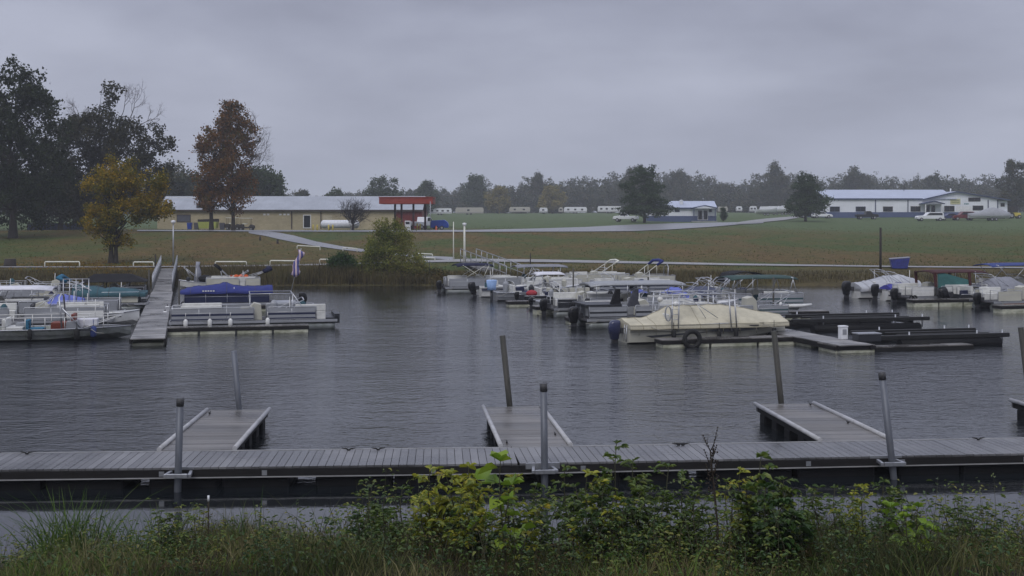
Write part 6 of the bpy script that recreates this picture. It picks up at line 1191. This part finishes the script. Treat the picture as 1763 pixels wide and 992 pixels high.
def leafquads(rng, base, dirs, ln, wid, droop=.35, fold=.25):
    """leaf blades: two folded halves, each a quad; base and dirs are (n, 3)"""
    n = len(base); d = dirs / np.linalg.norm(dirs, axis=1)[:, None]; up = np.array([0, 0, 1.0]) + rng.normal(0, .35, (n, 3)); s = np.cross(d, up); s /= np.linalg.norm(s, axis=1)[:, None] + 1e-6; nn = np.cross(s, d)
    ln = (np.ones(n) * ln * rng.uniform(.65, 1.2, n))[:, None]; w = ln * wid; dz = np.array([0, 0, -1.0])
    tip = base + d * ln + dz * ln * droop; m1 = base + d * ln * .38 + dz * ln * droop * .1; m2 = base + d * ln * .72 + dz * ln * droop * .45
    a1 = m1 + s * w * .5 + nn * w * fold; a2 = m2 + s * w * .42 + nn * w * fold; b1 = m1 - s * w * .5 + nn * w * fold; b2 = m2 - s * w * .42 + nn * w * fold
    V = np.stack([base, a1, a2, tip, b2, b1], 1).reshape(-1, 3); o = np.arange(n)[:, None] * 6
    return V, np.stack([o + np.array([[0, 1, 2, 3]]), o + np.array([[0, 3, 4, 5]])], 1).reshape(-1, 4)
def weed(name, label, cat, u, vt, y, lm, seed, stems=3, leaf=.09, wid=.42, spread=.18, twigs=9, leaflets=6, tw=.22, group=None, top=.25, lean=0.0, fan=.9):
    """a sapling or leafy weed whose top reaches photograph row vt"""
    rng = np.random.default_rng(seed); x = (u - U0) / F * y; g = near_h(x, y); h = H - (vt - V0) / F * y - g; t = thing(name, label, cat, (x, y, g), 0, group); m = MB(); B, D = [], []
    for k in range(stems):
        a = rng.uniform(0, 6.28); hh = h * (1.0 if k == 0 else rng.uniform(.55, .95)); off = np.array([math.cos(a), math.sin(a) * .6, 0]) * spread * (0.15 if k == 0 else 1)
        pts = [off * .25 + np.array([0, 0, -.08])]
        for i in range(1, 7): q = i / 6; pts.append(off * (.25 + fan * q ** 1.4) + np.array([lean * hh * q * q + .02 * math.sin(q * 6 + k), .02 * math.cos(q * 5 + k), hh * q * .97]))
        m.tube([tuple(p) for p in pts], [.011 * (1 - .75 * i / 6) + .0015 for i in range(7)], 5, caps=False)
        for j in range(twigs):
            q = top + (1 - top) * (j + .6) / twigs; f_ = q * 6; i = min(5, int(f_)); p = pts[i] * (1 - (f_ - i)) + pts[i + 1] * (f_ - i); an = rng.uniform(0, 6.28); l = tw * hh / max(h, .3) * (1.15 - .6 * q) * rng.uniform(.7, 1.2) * min(1.2, h)
            d = np.array([math.cos(an), math.sin(an), rng.uniform(.25, .8)]); e = p + d * l - np.array([0, 0, .25 * l]); mid = (p + e) / 2 + np.array([0, 0, .10 * l]); m.tube([tuple(p), tuple(mid), tuple(e)], [.004, .003, .0015], 3, caps=False)
            for c in range(leaflets):
                w = .25 + .75 * c / max(1, leaflets - 1); r_ = (p * (1 - w) ** 2 + 2 * mid * w * (1 - w) + e * w * w); sd = 1 if c % 2 else -1; pr = np.array([-math.sin(an), math.cos(an), 0]) * sd
                B.append(r_); D.append(d * .6 + pr * (0 if c == leaflets - 1 else 1.0) + rng.normal(0, .25, 3))
        for c in range(4): B.append(pts[6]); D.append(np.array([math.cos(c * 1.6), math.sin(c * 1.6), .8]) + rng.normal(0, .2, 3))
    m.build('stem', STEM, t); v, f = leafquads(rng, np.array(B), np.array(D), leaf, wid); npobj('leaves', v, f, lm, t); return t
SG = 'leafy saplings and weeds on the near bank'
W_LIST = [
 ('sapling', 'yellow-green sapling, leftmost of the bright ones, right of the dark green weed', 'sapling', 468, 465, 13.2, LF_YEL, 1, 3, .105, .38, .16),
 ('sapling', 'yellow-green sapling with some orange leaves, between two bright ones', 'sapling', 492, 470, 13.6, LF_YEL, 2, 4, .10, .40, .22),
 ('sapling', 'yellow sapling with drooping leaves, just left of the big-lobed plant', 'sapling', 515, 463, 13.3, LF_YEL, 3, 4, .11, .38, .2),
 ('sapling', 'small yellow-green sapling low in front of the bright group', 'sapling', 503, 492, 12.9, LF_YEL, 4, 3, .09, .4, .2),
 ('lobed_plant', 'tall plant with large bright lobed leaves before the middle finger pier', 'plant', 549, 456, 12.8, LF_LOBE, 5, 2, .20, .85, .07),
 ('sapling', 'bushy green sapling at the foot of the middle galvanised pile, left side', 'sapling', 582, 483, 13.6, LF_GRN, 6, 4, .085, .42, .2),
 ('sapling', 'bushy green sapling just right of the middle galvanised pile', 'sapling', 622, 463, 13.4, LF_GRN, 7, 6, .09, .42, .3),
 ('sapling', 'tall slim green sapling, highest of all on the near bank', 'sapling', 673, 436, 13.3, LF_GRN, 8, 2, .10, .44, .12),
 ('sapling', 'leaning green sapling right of the highest one', 'sapling', 697, 456, 13.5, LF_GRN, 9, 3, .10, .42, .2),
 ('sapling', 'wide green sapling filling the bank below the highest one', 'sapling', 655, 478, 13.0, LF_GRN, 10, 6, .085, .42, .32),
 ('sapling', 'green sapling with thin stems, left of the dead stalk', 'sapling', 745, 470, 13.6, LF_GRN, 11, 4, .08, .4, .24),
 ('sapling', 'low olive sapling below the thin-stemmed one', 'sapling', 722, 492, 13.2, LF_GRN, 12, 4, .08, .42, .3),
 ('vine', 'rounded-leaf climbing weed right of the dead stalk', 'vine', 828, 450, 13.3, LF_GRN, 13, 5, .105, .68, .26),
 ('vine', 'dark rounded-leaf weed at the foot of the climbing one', 'vine', 838, 484, 12.9, LF_DK, 14, 5, .10, .7, .3),
 ('sapling', 'olive sapling between the dead stalk and the rounded-leaf weed', 'sapling', 796, 478, 13.2, LF_GRN, 15, 3, .08, .4, .2),
 ('sapling', 'small sapling before the right stretch of dock, left of the leaning pile', 'sapling', 912, 487, 13.8, LF_GRN, 16, 4, .08, .42, .24),
 ('sapling', 'narrow upright sapling beside the leaning galvanised pile', 'sapling', 966, 478, 13.8, LF_GRN, 17, 2, .08, .42, .08),
 ('sapling', 'sapling with arching tips left of the narrow upright one', 'sapling', 941, 484, 13.6, LF_YEL, 18, 3, .075, .42, .18),
 ('lobed_plant', 'low sprawling weed with pale lobed leaves at the lower right', 'plant', 1000, 508, 13.2, LF_LOBE, 19, 4, .12, .8, .22),
 ('leafy_weed', 'low dark green leafy weed left of the bright saplings', 'weed', 391, 508, 14.2, LF_DK, 20, 7, .065, .45, .24),
 ('leafy_weed', 'dark leafy weed under the yellow-green saplings', 'weed', 525, 505, 13.2, LF_DK, 21, 6, .07, .45, .28),
 ('leafy_weed', 'dark leafy weed at the foot of the tallest sapling', 'weed', 680, 500, 12.8, LF_DK, 22, 6, .075, .45, .3),
 ('leafy_weed', 'broad green weed between the olive sapling and the dead stalk', 'weed', 762, 503, 13.0, LF_GRN, 23, 6, .07, .42, .3),
 ('leafy_weed', 'olive leafy weed left of the small sapling before the right dock', 'weed', 878, 500, 13.4, LF_GRN, 24, 6, .07, .42, .28),
 ('leafy_weed', 'sparse leafy weed near the lower right corner of the photo', 'weed', 1085, 517, 14.0, LF_DK, 25, 4, .06, .45, .26),
 ('leafy_weed', 'small light green weed below the left galvanised pile', 'weed', 172, 513, 14.2, LF_GRN, 26, 5, .06, .4, .24),
 ('sapling', 'yellow-green sapling right of the big-lobed plant', 'sapling', 563, 474, 13.1, LF_YEL, 31, 3, .095, .4, .18),
 ('sapling', 'bright sapling tucked under the tall slim one, left side', 'sapling', 640, 470, 13.0, LF_YEL, 32, 3, .09, .42, .2),
 ('sapling', 'green sapling midway between the highest one and the dead stalk', 'sapling', 727, 462, 13.4, LF_GRN, 33, 4, .09, .42, .22),
 ('sapling', 'yellow-green sapling just right of the dead stalk', 'sapling', 806, 466, 13.5, LF_YEL, 34, 3, .085, .42, .18),
 ('sapling', 'green sapling right of the rounded-leaf weed', 'sapling', 862, 476, 13.4, LF_GRN, 35, 4, .085, .42, .22),
 ('sapling', 'green sapling low between the pale lobed weed and the leaning pile', 'sapling', 985, 494, 13.7, LF_GRN, 36, 4, .075, .42, .22),
 ('sapling', 'small green sapling left of the yellow-green group', 'sapling', 438, 488, 13.8, LF_GRN, 37, 3, .08, .42, .18),
 ('sapling', 'thin green sapling halfway to the lower right corner', 'sapling', 1052, 500, 14.0, LF_GRN, 38, 3, .07, .42, .2),
]
for w in W_LIST: weed(w[0], w[1], w[2], w[3], w[4], w[5], w[6], 100 + w[7], w[8], w[9], w[10], w[11], group=SG, twigs=5 if w[0] == 'lobed_plant' else 11, leaflets=2 if w[0] == 'lobed_plant' else 7, fan=1.3)
def clump(name, label, cat, u, vt, y, lm, seed, n, wid, rad, bend=.5, fan=.45, hmin=.45, group=None):
    rng = np.random.default_rng(seed); x = (u - U0) / F * y; g = near_h(x, y); h = H - (vt - V0) / F * y - g; t = thing(name, label, cat, (x, y, g), 0, group)
    a = rng.uniform(0, 6.28, n); r = rad * np.sqrt(rng.uniform(0, 1, n)); pos = np.stack([np.cos(a) * r, np.sin(a) * r, np.full(n, -.08)], 1)
    v, f = blades(rng, pos, h * rng.uniform(hmin, 1.12, n), rng.uniform(.6, 1.2, n) * wid, bend, 6, fan); npobj('blades', v, f, lm, t); return t, h, rng
TG = 'tall grass clumps on the near bank'
clump('grass_clump', 'tall green broad-bladed grass clump at the lower left', 'grass', 72, 484, 14.2, G_GREEN, 1, 210, .020, .38, .55, .5, group=TG)
clump('grass_clump', 'green grass clump right of the tallest one, below the left dock', 'grass', 98, 496, 14.6, G_GREEN, 2, 120, .016, .3, .5, .45, group=TG)
clump('grass_clump', 'lighter green grass clump left of the leftmost galvanised pile', 'grass', 160, 502, 14.6, G_GREEN, 3, 200, .012, .42, .5, .45, group=TG)
clump('grass_clump', 'pale green grass clump right of the leftmost galvanised pile', 'grass', 236, 506, 14.6, G_SEED, 4, 260, .010, .5, .4, .35, group=TG)
clump('grass_clump', 'few tall arching yellow-green blades between the left pile and the saplings', 'grass', 266, 480, 14.4, G_GREEN, 5, 14, .018, .2, .8, .5, .7, group=TG)
clump('grass_clump', 'few arching blades with bent tips, left of the dark green weed', 'grass', 356, 482, 14.2, G_SEED, 6, 22, .013, .25, .8, .5, .6, group=TG)
clump('grass_clump', 'seedy grass clump below the yellow-green saplings', 'grass', 450, 505, 13.9, G_SEED, 7, 260, .009, .5, .4, .35, group=TG)
clump('grass_clump', 'reddish dry weed clump below the leaning pile', 'grass', 865, 503, 13.6, G_RED, 8, 420, .008, .55, .3, .3, group=TG)
clump('grass_clump', 'reddish dry weed clump right of the lobed weed', 'grass', 1030, 513, 14.0, G_RED, 9, 300, .008, .5, .3, .3, group=TG)
clump('grass_clump', 'dark seedy grass clump at the lower right corner', 'grass', 1108, 514, 13.8, G_SEED, 10, 300, .008, .5, .35, .35, group=TG)
# dead stalk
y = 13.0; x = (783 - U0) / F * y; g = near_h(x, y); h = H - (430 - V0) / F * y - g; t = thing('dead_stalk', 'dark dead stalk with a branching seed head, right of the bank middle', 'plant', (x, y, g)); m = MB(); rng = np.random.default_rng(3)
m.tube([(0, 0, -.1), (.02, 0, h * .35), (-.02, 0, h * .62), (-.06, 0, h * .88)], [.016, .013, .011, .008], 6); m.build('stem', DSTALK, t); m = MB()
for k in range(9):
    z = h * (.62 + .035 * k); a = k * 2.2; l = .12 + .05 * (k % 3); p = Vector((-.04, 0, z)); e = p + Vector((math.cos(a) * l * .6, math.sin(a) * l * .6, l * 1.2)); m.tube([p, p.lerp(e, .5) + Vector((0, 0, -.02)), e], [.005, .004, .002], 4)
    for j in range(5): q = p.lerp(e, .4 + .14 * j); m.ball(tuple(q), .010, 5, 3)
for a, b in (((-.06, 0, h * .88), (-.16, 0, h * 1.0)), ((-.06, 0, h * .88), (.02, 0, h)), ((-.10, 0, h * .92), (-.08, .02, h * .99))): m.tube([a, b], [.004, .002], 4)
for k in range(60): z = rng.uniform(.55, .9) * h; m.ball((-.04 + rng.normal() * .022, rng.normal() * .022, z), .012, 5, 3)
m.build('seed_head', DSTALK, t)
t = thing('marker_stake', 'thin dark stake with a white top in the grass near the left pile', 'stake', (lambda y, u: ((u - U0) / F * y, y, near_h((u - U0) / F * y, y)))(14.6, 228)); h = H - (497 - V0) / F * 14.6 - t.location.z
m = MB(); m.tube([(0, 0, -.1), (0, 0, h - .07)], .010, 6); m.build('stake', DSTALK, t); m = MB(); m.tube([(0, 0, h - .07), (0, 0, h)], .013, 6); m.build('tip', WHITEP, t)
# ground cover
def cover_grass(name, label, n, x0, x1, y0, y1, hmin, hmax, wid, lm, seed, skip=0.0, seg=3, dens=None):
    rng = np.random.default_rng(seed); X = rng.uniform(x0, x1, n); Y = rng.uniform(y0, y1, n); k = np.sin(X * 1.7 + seed) * np.sin(Y * 1.3 + X * .6) + rng.uniform(-.9, .9, n); m_ = k > skip; X, Y = X[m_], Y[m_]; Z = np.array([near_h(a, b) for a, b in zip(X, Y)]) - .04; m_ = Z > -.12; X, Y, Z = X[m_], Y[m_], Z[m_]
    hh = rng.uniform(hmin, hmax, len(X)) * (.72 + .28 * np.sin(X * 2.3 + Y)) * (.8 + .2 * np.sin(X * .9 + seed)); v, f = blades(rng, np.stack([X, Y, Z], 1), hh, rng.uniform(.6, 1.2, len(X)) * wid, .45, seg, .5); tag(npobj(name, v, f, lm), label, 'grass', kind='stuff')
cover_grass('bank_grass', 'mixed green grass covering the near bank', 85000, -14, 16, 11.0, 17.3, .18, .58, .010, G_SEED, 5, -.3)
cover_grass('bank_grass', 'fresh green grass blades scattered over the near bank', 34000, -14, 16, 10.5, 17.2, .2, .55, .012, G_GREEN, 6, .1)
cover_grass('bank_weeds', 'reddish dry weeds covering the near bank', 46000, -14, 16, 10.5, 17.0, .15, .48, .008, G_RED, 7, .2)
cover_grass('bank_grass', 'short grass on the bank towards the camera', 60000, -11, 13, 1.0, 11.2, .10, .34, .012, G_SEED, 8, -.5)
rng = np.random.default_rng(77); n = 5200; X = rng.uniform(-14, 16, n); Y = rng.uniform(10.5, 16.6, n); Z = np.array([near_h(a, b) for a, b in zip(X, Y)]) + rng.uniform(.05, .38, n); k = np.sin(X * 1.1 + 2) * np.sin(Y * 2 + X) > -.1
v, f = leafquads(rng, np.stack([X, Y, Z], 1)[k], rng.normal(0, 1, (int(k.sum()), 3)) * np.array([1, 1, .4]), .07, .5); tag(npobj('bank_leaves', v, f, LF_DK), 'small broad leaves of low weeds among the bank grass', 'weeds', kind='stuff')

def undergrowth(name, label, n, x0, x1, y0, y1, h0, h1, leaf, wid, lm, seed, nl=26):
    rng = np.random.default_rng(seed); B, D = [], []; m = MB()
    for k in range(n):
        x, y = rng.uniform(x0, x1), rng.uniform(y0, y1); g = near_h(x, y)
        if g < .0: continue
        h = rng.uniform(h0, h1); lx, ly = rng.normal(0, .12, 2) * h * 2; p0 = np.array([x, y, g - .04]); p1 = p0 + np.array([lx, ly, h])
        m.tube([tuple(p0), tuple((p0 + p1) / 2 + np.array([-lx, -ly, 0]) * .1), tuple(p1)], [.006, .004, .0015], 3, caps=False)
        for j in range(nl): q = .12 + .9 * rng.uniform(); a = rng.uniform(0, 6.28); r = rng.uniform(0, .13) * (1.2 - q * .7) * h * 2; c = p0 + (p1 - p0) * q + np.array([math.cos(a) * r, math.sin(a) * r, 0]); B.append(c); D.append([math.cos(a), math.sin(a), rng.uniform(-.1, .7)])
    v, f = leafquads(rng, np.array(B), np.array(D), leaf, wid); o = npobj(name, v, f, lm); tag(o, label, 'weeds', kind='stuff'); m.build('stems', STEM, o)
undergrowth('undergrowth', 'tangled green weeds between the saplings on the near bank', 360, -2.0, 6.6, 11.6, 15.6, .3, .95, .065, .42, LF_GRN, 201)
undergrowth('undergrowth', 'pale green leafy weeds at the left end of the near bank', 120, -6.6, -1.8, 12.6, 15.2, .25, .72, .06, .4, LF_GRN, 204)
undergrowth('undergrowth', 'dark low weeds all over the near bank', 420, -9, 10, 11.0, 16.2, .18, .48, .045, .5, LF_DK, 202)
undergrowth('undergrowth', 'brown withering weeds on the near bank', 330, -9, 10, 11.0, 16.2, .2, .55, .04, .35, G_RED, 203)

# ================================================================ haze
hz = MB(); hz.b2(-1430, 1430, -80, 1530, -2.6, 48)
hm = bpy.data.materials.new('haze_air'); hm.use_nodes = True; nt = hm.node_tree; nt.nodes.clear()
pv = nd(nt, 'ShaderNodeVolumePrincipled'); pv.inputs['Color'].default_value = (0.86, 0.89, 0.95, 1); pv.inputs['Density'].default_value = 0.0005; pv.inputs['Anisotropy'].default_value = 0.0
oo = nd(nt, 'ShaderNodeOutputMaterial'); nt.links.new(pv.outputs[0], oo.inputs['Volume'])
h = hz.build('haze', hm); tag(h, 'thin grey mist that fades the far wood', 'haze', kind='stuff')
